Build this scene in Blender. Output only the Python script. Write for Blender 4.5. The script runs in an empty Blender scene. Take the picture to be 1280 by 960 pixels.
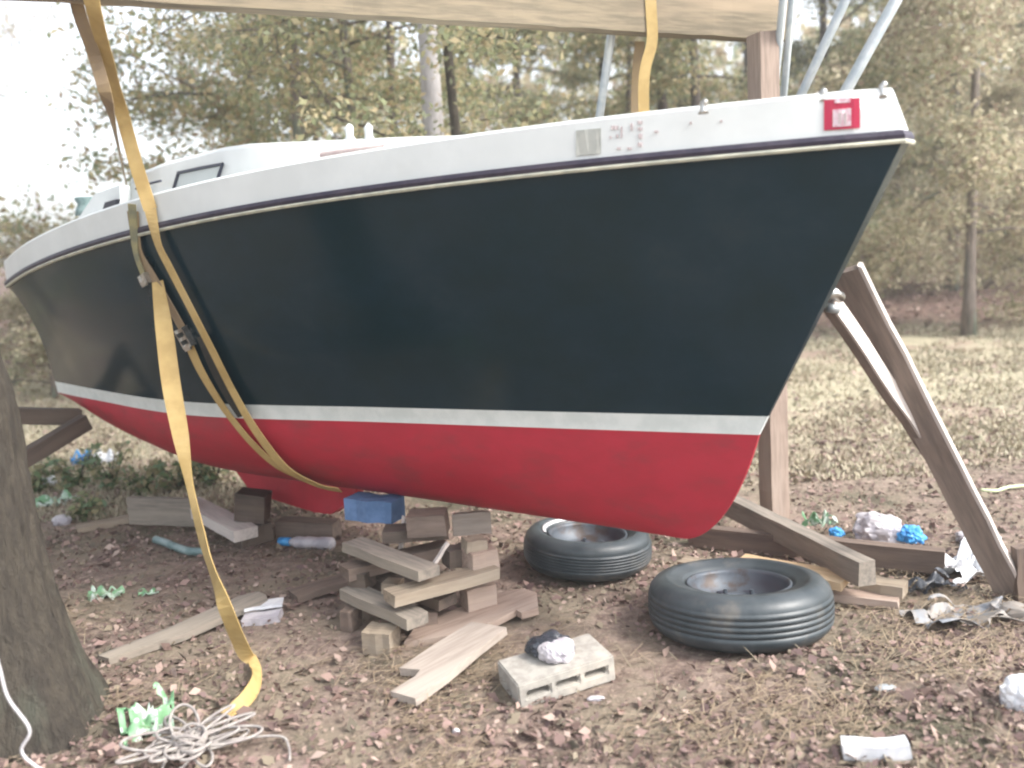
import bpy, bmesh, math, random
import numpy as np
from mathutils import Vector, Matrix, noise
from mathutils.bvhtree import BVHTree
random.seed(7); rng = np.random.default_rng(7)
S = bpy.context.scene
C = S.collection
PI = math.pi

# ------------------------------------------------------------------ camera maths
F = 1108.0; HOR = 310.0; H = 1.5; TH = math.atan((480 - HOR) / F); ROLL = math.radians(3)
def ray(x, y):
    a_, b_ = x - 640, y - 480
    a = a_ * math.cos(ROLL) - b_ * math.sin(ROLL); b = a_ * math.sin(ROLL) + b_ * math.cos(ROLL)
    v = -b / F
    return Vector((a / F, math.cos(TH) + v * math.sin(TH), -math.sin(TH) + v * math.cos(TH)))
O = Vector((0, 0, H))
def G(x, y, z=0.0):
    d = ray(x, y); return O + d * ((z - H) / d.z)
def P(x, y, Y):
    d = ray(x, y); return O + d * (Y / d.y)
cam = bpy.data.cameras.new('camera'); cam.sensor_width = 36; cam.lens = 36 * F / 1280; cam.clip_end = 500; cam.clip_start = .05
cam.dof.use_dof = True; cam.dof.focus_distance = 3.6; cam.dof.aperture_fstop = 1.4
camo = bpy.data.objects.new('camera', cam); C.objects.link(camo); S.camera = camo
camo.matrix_world = Matrix.Translation(O) @ Matrix.Rotation(PI / 2 - TH, 4, 'X') @ Matrix.Rotation(-ROLL, 4, 'Z')

# ------------------------------------------------------------------ materials
def mat(name, col, rough=.7, col2=None, scale=8, stretch=(1, 1, 1), bump=0, bscale=None, metal=0, spec=.5,
        detail=5, lo=.35, hi=.65, col3=None, scale3=2, lo3=.5, hi3=.7, dist=.01, coat=0, island=None, trans=0, rvar=0):
    m = bpy.data.materials.new(name); m.use_nodes = True; nt = m.node_tree; N = nt.nodes; L = nt.links
    b = N['Principled BSDF']
    b.inputs['Base Color'].default_value = (*col, 1); b.inputs['Roughness'].default_value = rough
    b.inputs['Metallic'].default_value = metal; b.inputs['Specular IOR Level'].default_value = spec
    if coat: b.inputs['Coat Weight'].default_value = coat; b.inputs['Coat Roughness'].default_value = .12
    tc = N.new('ShaderNodeTexCoord'); mp = N.new('ShaderNodeMapping'); mp.inputs['Scale'].default_value = stretch
    L.new(tc.outputs['Object'], mp.inputs['Vector'])
    def nz(sc, det=detail, ro=.6):
        n = N.new('ShaderNodeTexNoise'); n.inputs['Scale'].default_value = sc; n.inputs['Detail'].default_value = det
        n.inputs['Roughness'].default_value = ro; L.new(mp.outputs[0], n.inputs['Vector']); return n
    def ramp(src, a, c):
        r = N.new('ShaderNodeMapRange'); r.inputs['From Min'].default_value = a; r.inputs['From Max'].default_value = c
        r.interpolation_type = 'SMOOTHSTEP'; L.new(src, r.inputs['Value']); return r.outputs['Result']
    def mix(f, A, B):
        x = N.new('ShaderNodeMix'); x.data_type = 'RGBA'
        L.new(f, x.inputs['Factor'])
        for k, v in ((6, A), (7, B)):
            if isinstance(v, tuple): x.inputs[k].default_value = (*v, 1)
            else: L.new(v, x.inputs[k])
        return x.outputs[2]
    out = None
    if island:
        g = N.new('ShaderNodeNewGeometry'); cr = N.new('ShaderNodeValToRGB'); L.new(g.outputs['Random Per Island'], cr.inputs[0])
        el = cr.color_ramp.elements; n = len(island)
        el[0].position = 0; el[0].color = (*island[0], 1); el[1].position = (n - 1) / n; el[1].color = (*island[-1], 1)
        for i in range(1, n - 1):
            e = el.new(i / n); e.color = (*island[i], 1)
        cr.color_ramp.interpolation = 'CONSTANT'; out = cr.outputs[0]
    if col2: out = mix(ramp(nz(scale).outputs[0], lo, hi), out or col, col2)
    if col3: out = mix(ramp(nz(scale3, 4).outputs[0], lo3, hi3), out or col, col3)
    if out is not None: L.new(out, b.inputs['Base Color'])
    if rvar:
        mr = N.new('ShaderNodeMapRange'); L.new(nz(scale * .7).outputs[0], mr.inputs['Value'])
        mr.inputs['To Min'].default_value = max(0, rough - rvar); mr.inputs['To Max'].default_value = min(1, rough + rvar)
        L.new(mr.outputs[0], b.inputs['Roughness'])
    if bump:
        bp = N.new('ShaderNodeBump'); bp.inputs['Strength'].default_value = bump; bp.inputs['Distance'].default_value = dist
        L.new(nz(bscale or scale * 2, 6, .65).outputs[0], bp.inputs['Height']); L.new(bp.outputs[0], b.inputs['Normal'])
    if trans:
        t = N.new('ShaderNodeBsdfTranslucent'); ms = N.new('ShaderNodeMixShader'); ms.inputs[0].default_value = trans
        if out is not None: L.new(out, t.inputs['Color'])
        else: t.inputs['Color'].default_value = (*col, 1)
        L.new(b.outputs[0], ms.inputs[1]); L.new(t.outputs[0], ms.inputs[2]); L.new(ms.outputs[0], N['Material Output'].inputs['Surface'])
    return m
def wood(name, a, b, c, rough=.8):
    return mat(name, a, rough, b, 14, (.35, 4, 4), .35, 22, col3=c, scale3=1.6, lo3=.5, hi3=.75, dist=.004, spec=.25)
M = {}
M['white'] = mat('white_gelcoat', (.73, .76, .75), .35, (.68, .71, .7), 5, bump=.03, col3=(.62, .64, .6), scale3=3, lo3=.62, hi3=.85, coat=.15)
M['navy'] = mat('navy_gelcoat', (.006, .021, .027), .17, (.008, .025, .036), 3, (1, 1, 1.5), bump=.05, bscale=4, dist=.01, spec=.27, col3=(.014, .03, .038), scale3=3, lo3=.55, hi3=.8, rvar=.1)
M['stripe'] = mat('boot_stripe_paint', (.72, .76, .74), .45, (.62, .67, .65), 12, bump=.05)
M['red'] = mat('red_bottom_paint', (.43, .02, .042), .55, (.38, .019, .037), 6, (1, 1, 2), bump=.12, bscale=30, dist=.002, col3=(.3, .03, .042), scale3=4, lo3=.48, hi3=.72)
M['redkeel'] = mat('bright_red_paint', (.55, .035, .06), .5, (.48, .03, .05), 8, bump=.1, dist=.002)
M['rail'] = mat('dark_rubber_rail', (.025, .02, .04), .5, (.05, .04, .06), 20)
M['cream'] = mat('cream_trim', (.62, .62, .5), .5, (.45, .46, .38), 16)
M['frame'] = mat('dark_window_frame', (.04, .045, .07), .4)
M['pane'] = mat('pale_window_pane', (.6, .65, .66), .15, coat=.3)
M['dark'] = mat('dark_plastic', (.03, .03, .045), .5)
M['teal'] = mat('teal_plastic', (.1, .17, .17), .4, (.25, .33, .33), 9)
M['stickerred'] = mat('sticker_red', (.5, .02, .07), .5)
M['stickerpale'] = mat('sticker_pale', (.75, .6, .64), .5, (.65, .35, .42), 60, lo=.45, hi=.6)
M['patchgrey'] = mat('grey_patch', (.45, .46, .42), .6, (.38, .39, .36), 20)
M['faint'] = mat('faded_mark', (.58, .5, .5), .6)
M['pinkish'] = mat('pink_brown_teak', (.42, .32, .31), .6, (.5, .42, .4), 20)
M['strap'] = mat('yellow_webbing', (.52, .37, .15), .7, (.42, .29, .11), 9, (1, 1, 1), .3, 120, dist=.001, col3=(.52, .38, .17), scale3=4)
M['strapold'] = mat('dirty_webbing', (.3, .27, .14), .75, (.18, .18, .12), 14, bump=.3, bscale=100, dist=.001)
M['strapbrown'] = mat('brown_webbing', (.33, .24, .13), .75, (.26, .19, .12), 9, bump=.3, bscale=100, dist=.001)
M['blackstrap'] = mat('black_webbing', (.018, .018, .016), .7, (.03, .03, .025), 30)
M['steel'] = mat('bright_steel', (.6, .6, .58), .3, (.35, .33, .3), 30, metal=1)
M['galv'] = mat('galvanised_steel', (.42, .45, .46), .45, (.32, .36, .38), 14, metal=.35, bump=.05, col3=(.5, .52, .5), scale3=5)
M['wbeam'] = wood('beam_wood', (.26, .215, .15), (.17, .145, .105), (.34, .27, .19))
M['wpost'] = wood('post_wood', (.37, .29, .24), (.27, .21, .175), (.42, .35, .3))
M['wgrey'] = wood('weathered_grey_wood', (.3, .26, .22), (.2, .18, .155), (.37, .32, .26))
M['wplank'] = wood('pale_grey_plank', (.44, .38, .33), (.34, .29, .25), (.52, .46, .4))
M['wdark'] = wood('dark_wet_wood', (.13, .1, .085), (.085, .07, .06), (.18, .14, .11))  # darkest of the timber tones
M['wprop'] = wood('grey_brown_wood', (.24, .19, .16), (.17, .135, .115), (.32, .26, .22))
M['wpale'] = wood('fresh_sawn_wood', (.58, .42, .26), (.48, .34, .2), (.64, .5, .33))
M['wtan'] = wood('tan_wood', (.34, .28, .21), (.24, .19, .145), (.4, .34, .27))
M['wpink'] = wood('pinkish_wood', (.42, .32, .26), (.31, .23, .19), (.48, .39, .33))
M['wbrown'] = wood('brown_wood', (.2, .15, .12), (.13, .1, .085), (.26, .2, .165))
M['wbright'] = wood('pale_sunbleached_wood', (.6, .54, .5), (.48, .43, .4), (.68, .62, .57))  # pale timber, also the painted light on the brace edges
M['rubber'] = mat('tyre_rubber', (.034, .045, .052), .42, (.06, .072, .08), 7, bump=.2, bscale=40, dist=.003, col3=(.15, .14, .125), scale3=6, lo3=.55, hi3=.8)
M['rim'] = mat('rusty_rim', (.085, .1, .12), .5, (.06, .045, .04), 9, metal=.3, bump=.1, lo=.5, hi=.66)
M['whitewall'] = mat('whitewall', (.75, .75, .77), .5)
M['concrete'] = mat('concrete', (.42, .4, .36), .9, (.32, .3, .27), 30, bump=.5, bscale=70, dist=.004, col3=(.5, .46, .4), scale3=6)
M['plastic_white'] = mat('white_plastic', (.78, .79, .8), .35, (.6, .62, .66), 12)
M['plastic_dim'] = mat('dull_white_plastic', (.55, .52, .54), .4, (.4, .38, .42), 14, lo=.4, hi=.6)
M['plastic_green'] = mat('green_white_plastic', (.17, .34, .18), .4, (.55, .62, .57), 11, lo=.46, hi=.54, col3=(.35, .55, .36), scale3=17)
M['plastic_blue'] = mat('blue_plastic', (.04, .25, .6), .4, (.08, .38, .75), 20)
M['foam'] = mat('blue_foam', (.13, .22, .4), .8, (.08, .15, .28), 12, bump=.2)
M['blackbag'] = mat('black_plastic_sheet', (.03, .035, .045), .35, (.06, .065, .08), 10, bump=.4, bscale=18, dist=.02)
M['greytarp'] = mat('grey_tarp', (.2, .22, .25), .5, (.28, .25, .22), 8, bump=.3, bscale=18, dist=.02)
M['rope'] = mat('off_white_rope', (.4, .37, .34), .85, (.28, .25, .24), 40, bump=.4, bscale=160, dist=.002)
M['cord'] = mat('white_cord', (.62, .6, .62), .7)
M['limecord'] = mat('lime_cord', (.6, .68, .42), .7)
M['nearbark'] = mat('rough_near_bark', (.085, .072, .055), .95, (.055, .046, .037), 16, (2.2, 2.2, .45), 1.0, 18, dist=.05, col3=(.105, .105, .08), scale3=3.2, lo3=.5, hi3=.7)
M['bark'] = mat('grey_bark', (.24, .2, .17), .95, (.15, .125, .11), 9, (2.5, 2.5, .5), 1.0, 12, dist=.03, col3=(.17, .2, .15), scale3=2.2, lo3=.5, hi3=.66)
M['barkdark'] = mat('dark_bark', (.12, .1, .09), .95, (.07, .06, .055), 9, (2, 2, .5), .8, 12, dist=.03)
M['barkpale'] = mat('pale_bark', (.46, .44, .44), .9, (.33, .31, .31), 7, (2, 2, .5), .6, 12, dist=.02)
M['leafolive'] = mat('olive_leaves', (.1, .1, .05), .6, trans=.45, spec=.3, island=[(0.28, 0.307, 0.17), (0.382, 0.372, 0.208), (0.483, 0.423, 0.26), (0.318, 0.345, 0.222), (0.509, 0.423, 0.26), (0.254, 0.256, 0.17)])
M['leafautumn'] = mat('autumn_leaves', (.1, .1, .05), .6, trans=.5, spec=.3, island=[(0.534, 0.471, 0.262), (0.432, 0.398, 0.225), (0.318, 0.347, 0.2), (0.509, 0.398, 0.25), (0.407, 0.298, 0.2), (0.28, 0.323, 0.2), (0.636, 0.571, 0.374), (0.356, 0.398, 0.25)])
M['leafpale'] = mat('pale_cedar_foliage', (.1, .1, .05), .65, trans=.45, spec=.3, island=[(0.427, 0.407, 0.275), (0.534, 0.489, 0.343), (0.333, 0.326, 0.206), (0.475, 0.407, 0.297), (0.333, 0.256, 0.194), (0.617, 0.559, 0.4)])
M['leafdark'] = mat('dark_leaves', (.05, .06, .04), .6, trans=.25, spec=.3, island=[(0.191, 0.214, 0.137), (0.242, 0.252, 0.15), (0.28, 0.252, 0.15), (0.191, 0.202, 0.137)])
M['weed'] = mat('weed_leaves', (.1, .1, .05), .6, trans=.45, spec=.3, island=[(0.225, 0.312, 0.163), (0.325, 0.36, 0.2), (0.175, 0.24, 0.125), (0.45, 0.408, 0.25), (0.375, 0.312, 0.213), (0.275, 0.384, 0.25)])
M['litter'] = mat('leaf_litter', (.1, .1, .05), .75, spec=.3, island=[(0.18, 0.123, 0.104), (0.264, 0.185, 0.157), (0.132, 0.09, 0.081), (0.336, 0.246, 0.209), (0.216, 0.146, 0.128), (0.288, 0.196, 0.174), (0.174, 0.118, 0.11), (0.408, 0.314, 0.267), (0.228, 0.19, 0.139), (0.144, 0.123, 0.093)])
M['drystalk'] = mat('dry_stalks', (.1, .1, .05), .8, spec=.2, island=[(.26, .22, .16), (.2, .17, .12), (.3, .26, .18), (.17, .14, .1)])
M['needles'] = mat('tan_needles', (.1, .1, .05), .75, spec=.2, island=[(.36, .28, .19), (.28, .22, .15), (.42, .34, .24), (.24, .18, .13)])
M['straw'] = mat('dry_grass_blades', (.1, .1, .05), .75, spec=.2, island=[(.45, .4, .3), (.42, .37, .27), (.4, .36, .26), (.47, .42, .32), (.42, .35, .27), (.38, .36, .26)])

# ------------------------------------------------------------------ object helpers
def link(name, me, parent=None):
    o = bpy.data.objects.new(name, me); C.objects.link(o)
    if parent: o.parent = parent
    return o
def tag(o, label=None, cat=None, group=None, kind=None):
    if label: o['label'] = label
    if cat: o['category'] = cat
    if group: o['group'] = group
    if kind: o['kind'] = kind
    return o
def empty(name, loc, rz=0, rot=None):
    o = bpy.data.objects.new(name, None); C.objects.link(o); o.location = loc
    o.rotation_euler = rot or (0, 0, rz); o.empty_display_size = .1
    return o
def mesh(name, v, f, m, parent=None, smooth=False, loc=None, mats=None, mi=None):
    me = bpy.data.meshes.new(name); me.from_pydata([tuple(x) for x in v], [], f); me.update()
    for k in (mats or [m]): me.materials.append(k)
    if mi is not None: me.polygons.foreach_set('material_index', mi)
    if smooth: me.polygons.foreach_set('use_smooth', [True] * len(me.polygons))
    o = link(name, me, parent)
    if loc is not None: o.location = loc
    return o
def from_bm(name, bm, m, parent=None, smooth=False, mats=None):
    bmesh.ops.recalc_face_normals(bm, faces=bm.faces)
    me = bpy.data.meshes.new(name); bm.to_mesh(me); bm.free()
    for k in (mats or [m]): me.materials.append(k)
    if smooth: me.polygons.foreach_set('use_smooth', [True] * len(me.polygons))
    return link(name, me, parent)
def tri_free_frame(A, B, roll=0, ref=Vector((0, 0, 1))):
    x = (B - A).normalized()
    y = ref.cross(x)
    if y.length < 1e-3: y = Vector((0, 1, 0)).cross(x)
    y.normalize(); z = x.cross(y)
    R = Matrix((x, y, z)).transposed()
    return R @ Matrix.Rotation(roll, 3, 'X')
def board(name, A, B, w, t, m, parent=None, roll=0, bev=.004, notch=None, rough=.0045):
    """timber from A to B (end centres), w across, t thick; local X runs along the grain"""
    L = (B - A).length; bm = bmesh.new()
    n = max(4, int(L / .12)); rs = random.Random(int(L * 9999))
    rings = []
    for i in range(n + 1):
        x = -L / 2 + L * i / n
        ww = w * (1 + rs.uniform(-1, 1) * rough * 2); dy = rs.uniform(-1, 1) * rough; dz = rs.uniform(-1, 1) * rough * .6
        ex = 0
        rings.append([bm.verts.new((x + (rs.uniform(-1, 1) * .006 if i in (0, n) else 0), a * ww / 2 + dy, c * t / 2 + dz)) for a, c in ((-1, -1), (1, -1), (1, 1), (-1, 1))])
    for a, b in zip(rings, rings[1:]):
        for k in range(4): bm.faces.new((a[k], a[(k + 1) % 4], b[(k + 1) % 4], b[k]))
    bm.faces.new(rings[0][::-1]); bm.faces.new(rings[-1])
    if notch:
        # cut a bite out of one corner of the A end
        for v in rings[0][:]:
            if v.co.y * notch > 0: v.co.x += .09
    ed = [e for e in bm.edges if len(e.link_faces) == 2 and e.calc_face_angle(0) > .8]
    bmesh.ops.bevel(bm, geom=ed, offset=min(bev, t * .2), segments=1, affect='EDGES')
    o = from_bm(name, bm, m, parent)
    mw = Matrix.Translation((A + B) / 2) @ tri_free_frame(A, B, roll).to_4x4()
    if parent: o.matrix_parent_inverse = Matrix(); o.matrix_local = parent_inv(parent) @ mw
    else: o.matrix_world = mw
    return o
def parent_inv(p):
    mw = Matrix.LocRotScale(p.location, p.rotation_euler, p.scale)
    return mw.inverted()
def adopt(o, p):
    """parent o to p keeping its place (p has no parent of its own)"""
    m0 = o.matrix_basis.copy(); o.parent = p; o.matrix_parent_inverse = Matrix(); o.matrix_basis = parent_inv(p) @ m0
def tube_vf(path, r, seg=8, cap=True):
    path = [Vector(p) for p in path]; n = len(path); rs = r if isinstance(r, (list, tuple)) else [r] * n
    v = []; f = []; up = None
    for i, p in enumerate(path):
        t = (path[min(i + 1, n - 1)] - path[max(i - 1, 0)]).normalized()
        if up is None:
            up = t.orthogonal().normalized()
        up = (up - t * up.dot(t)); up = up.normalized() if up.length > 1e-5 else t.orthogonal().normalized()
        s = t.cross(up)
        for k in range(seg):
            a = 2 * PI * k / seg; v.append(p + (up * math.cos(a) + s * math.sin(a)) * rs[i])
    for i in range(n - 1):
        for k in range(seg):
            f.append((i * seg + k, i * seg + (k + 1) % seg, (i + 1) * seg + (k + 1) % seg, (i + 1) * seg + k))
    if cap: f.append(tuple(range(seg))[::-1]); f.append(tuple(range((n - 1) * seg, n * seg)))
    return v, f
def tube(name, path, r, m, parent=None, seg=8):
    v, f = tube_vf(path, r, seg); return mesh(name, v, f, m, parent, True)
def smooth_path(pts, n=8):
    pts = [Vector(p) for p in pts]; out = []
    for i in range(len(pts) - 1):
        p0 = pts[max(i - 1, 0)]; p1 = pts[i]; p2 = pts[i + 1]; p3 = pts[min(i + 2, len(pts) - 1)]
        for k in range(n):
            t = k / n
            out.append(.5 * ((2 * p1) + (p2 - p0) * t + (2 * p0 - 5 * p1 + 4 * p2 - p3) * t * t + (3 * p1 - p0 - 3 * p2 + p3) * t ** 3))
    out.append(pts[-1]); return out
def ribbon(name, pts, normals, w, m, parent=None, t=.004, n=8, widths=None):
    P_ = smooth_path(pts, n); Nn = smooth_path(normals, n); W = [w] * len(P_) if widths is None else [q.x for q in smooth_path([Vector((x, 0, 0)) for x in widths], n)]
    v = []; f = []
    for i, p in enumerate(P_):
        tt = (P_[min(i + 1, len(P_) - 1)] - P_[max(i - 1, 0)]).normalized()
        s = tt.cross(Nn[i]).normalized(); nn = s.cross(tt).normalized()
        for a, c in ((-1, -1), (1, -1), (1, 1), (-1, 1)): v.append(p + s * a * W[i] / 2 + nn * c * t / 2)
    for i in range(len(P_) - 1):
        for k in range(4): f.append((i * 4 + k, i * 4 + (k + 1) % 4, (i + 1) * 4 + (k + 1) % 4, (i + 1) * 4 + k))
    f.append((3, 2, 1, 0)); e = (len(P_) - 1) * 4; f.append((e, e + 1, e + 2, e + 3))
    return mesh(name, v, f, m, parent)

# ------------------------------------------------------------------ ground
def fbm(x, y, s): return noise.fractal(Vector((x * s, y * s, 3.1)), 1.0, 2.0, 4)
def gz(x, y):
    z = .018 * fbm(x, y, 1.6) + .008 * fbm(x + 9, y, 6)
    z += .045 * math.exp(-((x - 1.5) ** 2 / .6 + (y - 2.45) ** 2 / .1))
    z += .015 * math.exp(-((x + 1.55) ** 2 / .25 + (y - 2.75) ** 2 / .2))
    z += .05 * math.exp(-((x - .98) ** 2 / .12 + (y - 2.86) ** 2 / .012))
    if y > 5.5: z += .036 * (y - 5.5) * min(1, (y - 5.5) / 3)
    return z
def gpt(x, y, dz=0):
    p = G(x, y); p = Vector((p.x, p.y, 0)); p.z = gz(p.x, p.y) + dz; return p
xs = np.concatenate([-np.geomspace(90, 5, 20), np.arange(-4.6, 5.4, .08), np.geomspace(5.8, 90, 20)])
ys = np.concatenate([-np.geomspace(60, 1.5, 10), np.arange(-.5, 8.0, .08), np.geomspace(8.3, 120, 40)])
v = []; f = []
for j, y in enumerate(ys):
    for i, x in enumerate(xs):
        v.append((x, y, gz(x, y) if y < 60 else gz(x, 60)))
W_ = len(xs)
for j in range(len(ys) - 1):
    for i in range(W_ - 1):
        a = j * W_ + i; f.append((a, a + 1, a + W_ + 1, a + W_))
def ground_mat():
    m = bpy.data.materials.new('ground_soil'); m.use_nodes = True; N = m.node_tree.nodes; L = m.node_tree.links; b = N['Principled BSDF']
    b.inputs['Roughness'].default_value = .95; b.inputs['Specular IOR Level'].default_value = .15
    tc = N.new('ShaderNodeTexCoord')
    def nz(s, d=6):
        n = N.new('ShaderNodeTexNoise'); n.inputs['Scale'].default_value = s; n.inputs['Detail'].default_value = d; n.inputs['Roughness'].default_value = .65
        L.new(tc.outputs['Object'], n.inputs['Vector']); return n.outputs[0]
    def mr(src, a, c, o0=0, o1=1):
        r = N.new('ShaderNodeMapRange'); r.interpolation_type = 'SMOOTHSTEP'
        for k, q in zip(('From Min', 'From Max', 'To Min', 'To Max'), (a, c, o0, o1)): r.inputs[k].default_value = q
        L.new(src, r.inputs['Value']); return r.outputs[0]
    def mix(fac, A, B):
        x = N.new('ShaderNodeMix'); x.data_type = 'RGBA'; L.new(fac, x.inputs['Factor'])
        for k, q in ((6, A), (7, B)):
            if isinstance(q, tuple): x.inputs[k].default_value = (*q, 1)
            else: L.new(q, x.inputs[k])
        return x.outputs[2]
    def math_(op, A, B):
        x = N.new('ShaderNodeMath'); x.operation = op
        for k, q in ((0, A), (1, B)):
            if isinstance(q, (int, float)): x.inputs[k].default_value = q
            else: L.new(q, x.inputs[k])
        return x.outputs[0]
    soil = mix(mr(nz(14), .35, .65), (.175, .128, .107), (.33, .255, .215))
    soil = mix(mr(nz(2.2), .42, .6), soil, (.27, .225, .17))
    soil = mix(mr(nz(1.3), .5, .66), soil, (.13, .12, .085))
    soil = mix(mr(nz(55, 3), .55, .7), soil, (.36, .28, .22))
    lawn = mix(mr(nz(5), .35, .65), (.4, .36, .26), (.5, .45, .33))
    lawn = mix(mr(nz(1.1), .48, .62), lawn, (.36, .27, .22))
    lawn = mix(mr(nz(26), .5, .68), lawn, (.33, .32, .21))
    sep = N.new('ShaderNodeSeparateXYZ'); L.new(tc.outputs['Object'], sep.inputs[0])
    yy = math_('ADD', sep.outputs[1], math_('MULTIPLY', math_('SUBTRACT', nz(.8), .5), 3.0))
    near = mr(yy, 4.8, 6.6); far = mr(yy, 10.8, 12.6, 1, 0)
    mask = math_('MULTIPLY', math_('MULTIPLY', near, far), mr(math_('ADD', sep.outputs[0], math_('MULTIPLY', sep.outputs[1], .62)), -1.2, -.2))  # lawn ends on the left so the hull reflects darker ground
    soil = mix(mr(yy, 10.0, 12.0), soil, (.17, .115, .095))
    L.new(mix(mask, soil, lawn), b.inputs['Base Color'])
    bp = N.new('ShaderNodeBump'); bp.inputs['Strength'].default_value = .9; bp.inputs['Distance'].default_value = .03
    L.new(nz(22, 8), bp.inputs['Height']); L.new(bp.outputs[0], b.inputs['Normal'])
    return m
tag(mesh('ground', v, f, ground_mat(), smooth=True), kind='structure')

def quads(name, cen, size, m, flat=0.0, asp=.6, kind=None, up=0.0, parent=None, pitch=None):
    """numpy leaf cloud: one bent rhombus per centre. flat 1 = lies level, 0 = any direction."""
    n = len(cen); size = np.broadcast_to(size, n)
    a = rng.normal(size=(n, 3)); a[:, 2] *= (1 - flat); a /= np.linalg.norm(a, axis=1)[:, None]
    nn = rng.normal(size=(n, 3)) * (1 - flat * .75); nn[:, 2] += flat * 1.4
    b = np.cross(nn, a); b /= np.linalg.norm(b, axis=1)[:, None] + 1e-9
    c = np.cross(a, b)
    s = size[:, None]
    v = np.empty((n, 4, 3))
    v[:, 0] = cen - a * s * .5; v[:, 1] = cen + b * s * .5 * asp + c * s * .1; v[:, 2] = cen + a * s * .5; v[:, 3] = cen - b * s * .5 * asp + c * s * .1
    me = bpy.data.meshes.new(name); me.vertices.add(n * 4); me.vertices.foreach_set('co', v.ravel())
    me.loops.add(n * 4); me.loops.foreach_set('vertex_index', np.arange(n * 4)); me.polygons.add(n)
    me.polygons.foreach_set('loop_start', np.arange(n) * 4); me.polygons.foreach_set('loop_total', np.full(n, 4)); me.update()
    me.materials.append(m)
    return link(name, me, parent)
# leaf litter, denser close by
def scatter(n, x0, x1, y0, y1, pw=1.0):
    X = rng.uniform(x0, x1, n); Y = y0 + (y1 - y0) * rng.uniform(0, 1, n) ** pw
    return X, Y
X, Y = scatter(90000, -1, 1, 1.7, 7.5, 1.5); X = X * (1.2 + Y * .75)
keep = (np.array([fbm(x, y, 1.1) for x, y in zip(X, Y)]) + rng.uniform(-.35, .5, len(X)) + .25 * (X > 0)) > -.02
X, Y = X[keep], Y[keep]
Z = np.array([gz(x, y) for x, y in zip(X, Y)]) + rng.uniform(.002, .02, len(X))
tag(quads('leaf_litter', np.c_[X, Y, Z], np.where(rng.uniform(0, 1, len(X)) < .07, rng.uniform(.04, .065, len(X)), rng.uniform(.009, .034, len(X))), M['litter'], flat=.6), 'brown and tan fallen leaves covering the ground under and around the boat', 'leaf litter', kind='stuff')
X, Y = scatter(34000, -1, 1, 6, 18, .9); X = X * (1 + Y * .8)
pr = np.where(Y > 10.8, .95, .1) + .25 * np.array([fbm(x, y, .5) for x, y in zip(X, Y)])
k = rng.uniform(0, 1, len(X)) < pr; X, Y = X[k], Y[k]
Z = np.array([gz(x, y) for x, y in zip(X, Y)]) + .012; X += 0
tag(quads('fallen_leaves', np.c_[X, Y, Z], rng.uniform(.04, .1, len(X)), M['litter'], flat=.8), 'scattered brown leaves on the lawn and along the edge of the woods', 'fallen leaves', kind='stuff')
# dry grass blades
def blades(name, X, Y, h, m, w=.006):
    n = len(X); Z = np.array([gz(x, y) for x, y in zip(X, Y)]) - .004
    a = rng.uniform(0, 2 * PI, n); d = np.c_[np.cos(a), np.sin(a), 0 * a]
    lean = rng.normal(size=(n, 3)) * (.45 if w > .003 else 1.6); lean[:, 2] = 1
    base = np.c_[X, Y, Z]; h = h[:, None]; wv = d * np.clip(w * (1 + Y / 6), w, .02)[:, None]
    v = np.empty((n, 4, 3)); v[:, 0] = base - wv; v[:, 1] = base + wv; v[:, 2] = base + lean * h + wv * .25; v[:, 3] = base + lean * h - wv * .25
    me = bpy.data.meshes.new(name); me.vertices.add(n * 4); me.vertices.foreach_set('co', v.ravel())
    me.loops.add(n * 4); me.loops.foreach_set('vertex_index', np.arange(n * 4)); me.polygons.add(n)
    me.polygons.foreach_set('loop_start', np.arange(n) * 4); me.polygons.foreach_set('loop_total', np.full(n, 4)); me.update()
    me.materials.append(m); return link(name, me)
X, Y = scatter(110000, -1, 1, 5.2, 11.6, 1.3); X = X * (1 + Y * .75)
k = np.array([fbm(x, y, .7) for x, y in zip(X, Y)]) + rng.uniform(-.3, .3, len(X)) > -.1; X, Y = X[k], Y[k]
b1 = blades('lawn_grass', X, Y, rng.uniform(.012, .045, len(X)), M['straw'])
tag(b1, 'pale dry grass of the lawn beyond the boat', 'grass', kind='stuff')
X, Y = scatter(4500, -1, 1, 1.9, 4.6, 1.2); X = X * (1.2 + Y * .7)
k = np.array([fbm(x + 40, y, 1.4) for x, y in zip(X, Y)]) + rng.uniform(-.2, .2, len(X)) > .12; X, Y = X[k], Y[k]
tag(blades('dry_grass', X, Y, rng.uniform(.015, .06, len(X)), M['drystalk'], .0016), 'thin straw stalks lying among the leaves in the foreground', 'dry grass', kind='stuff')

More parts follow.
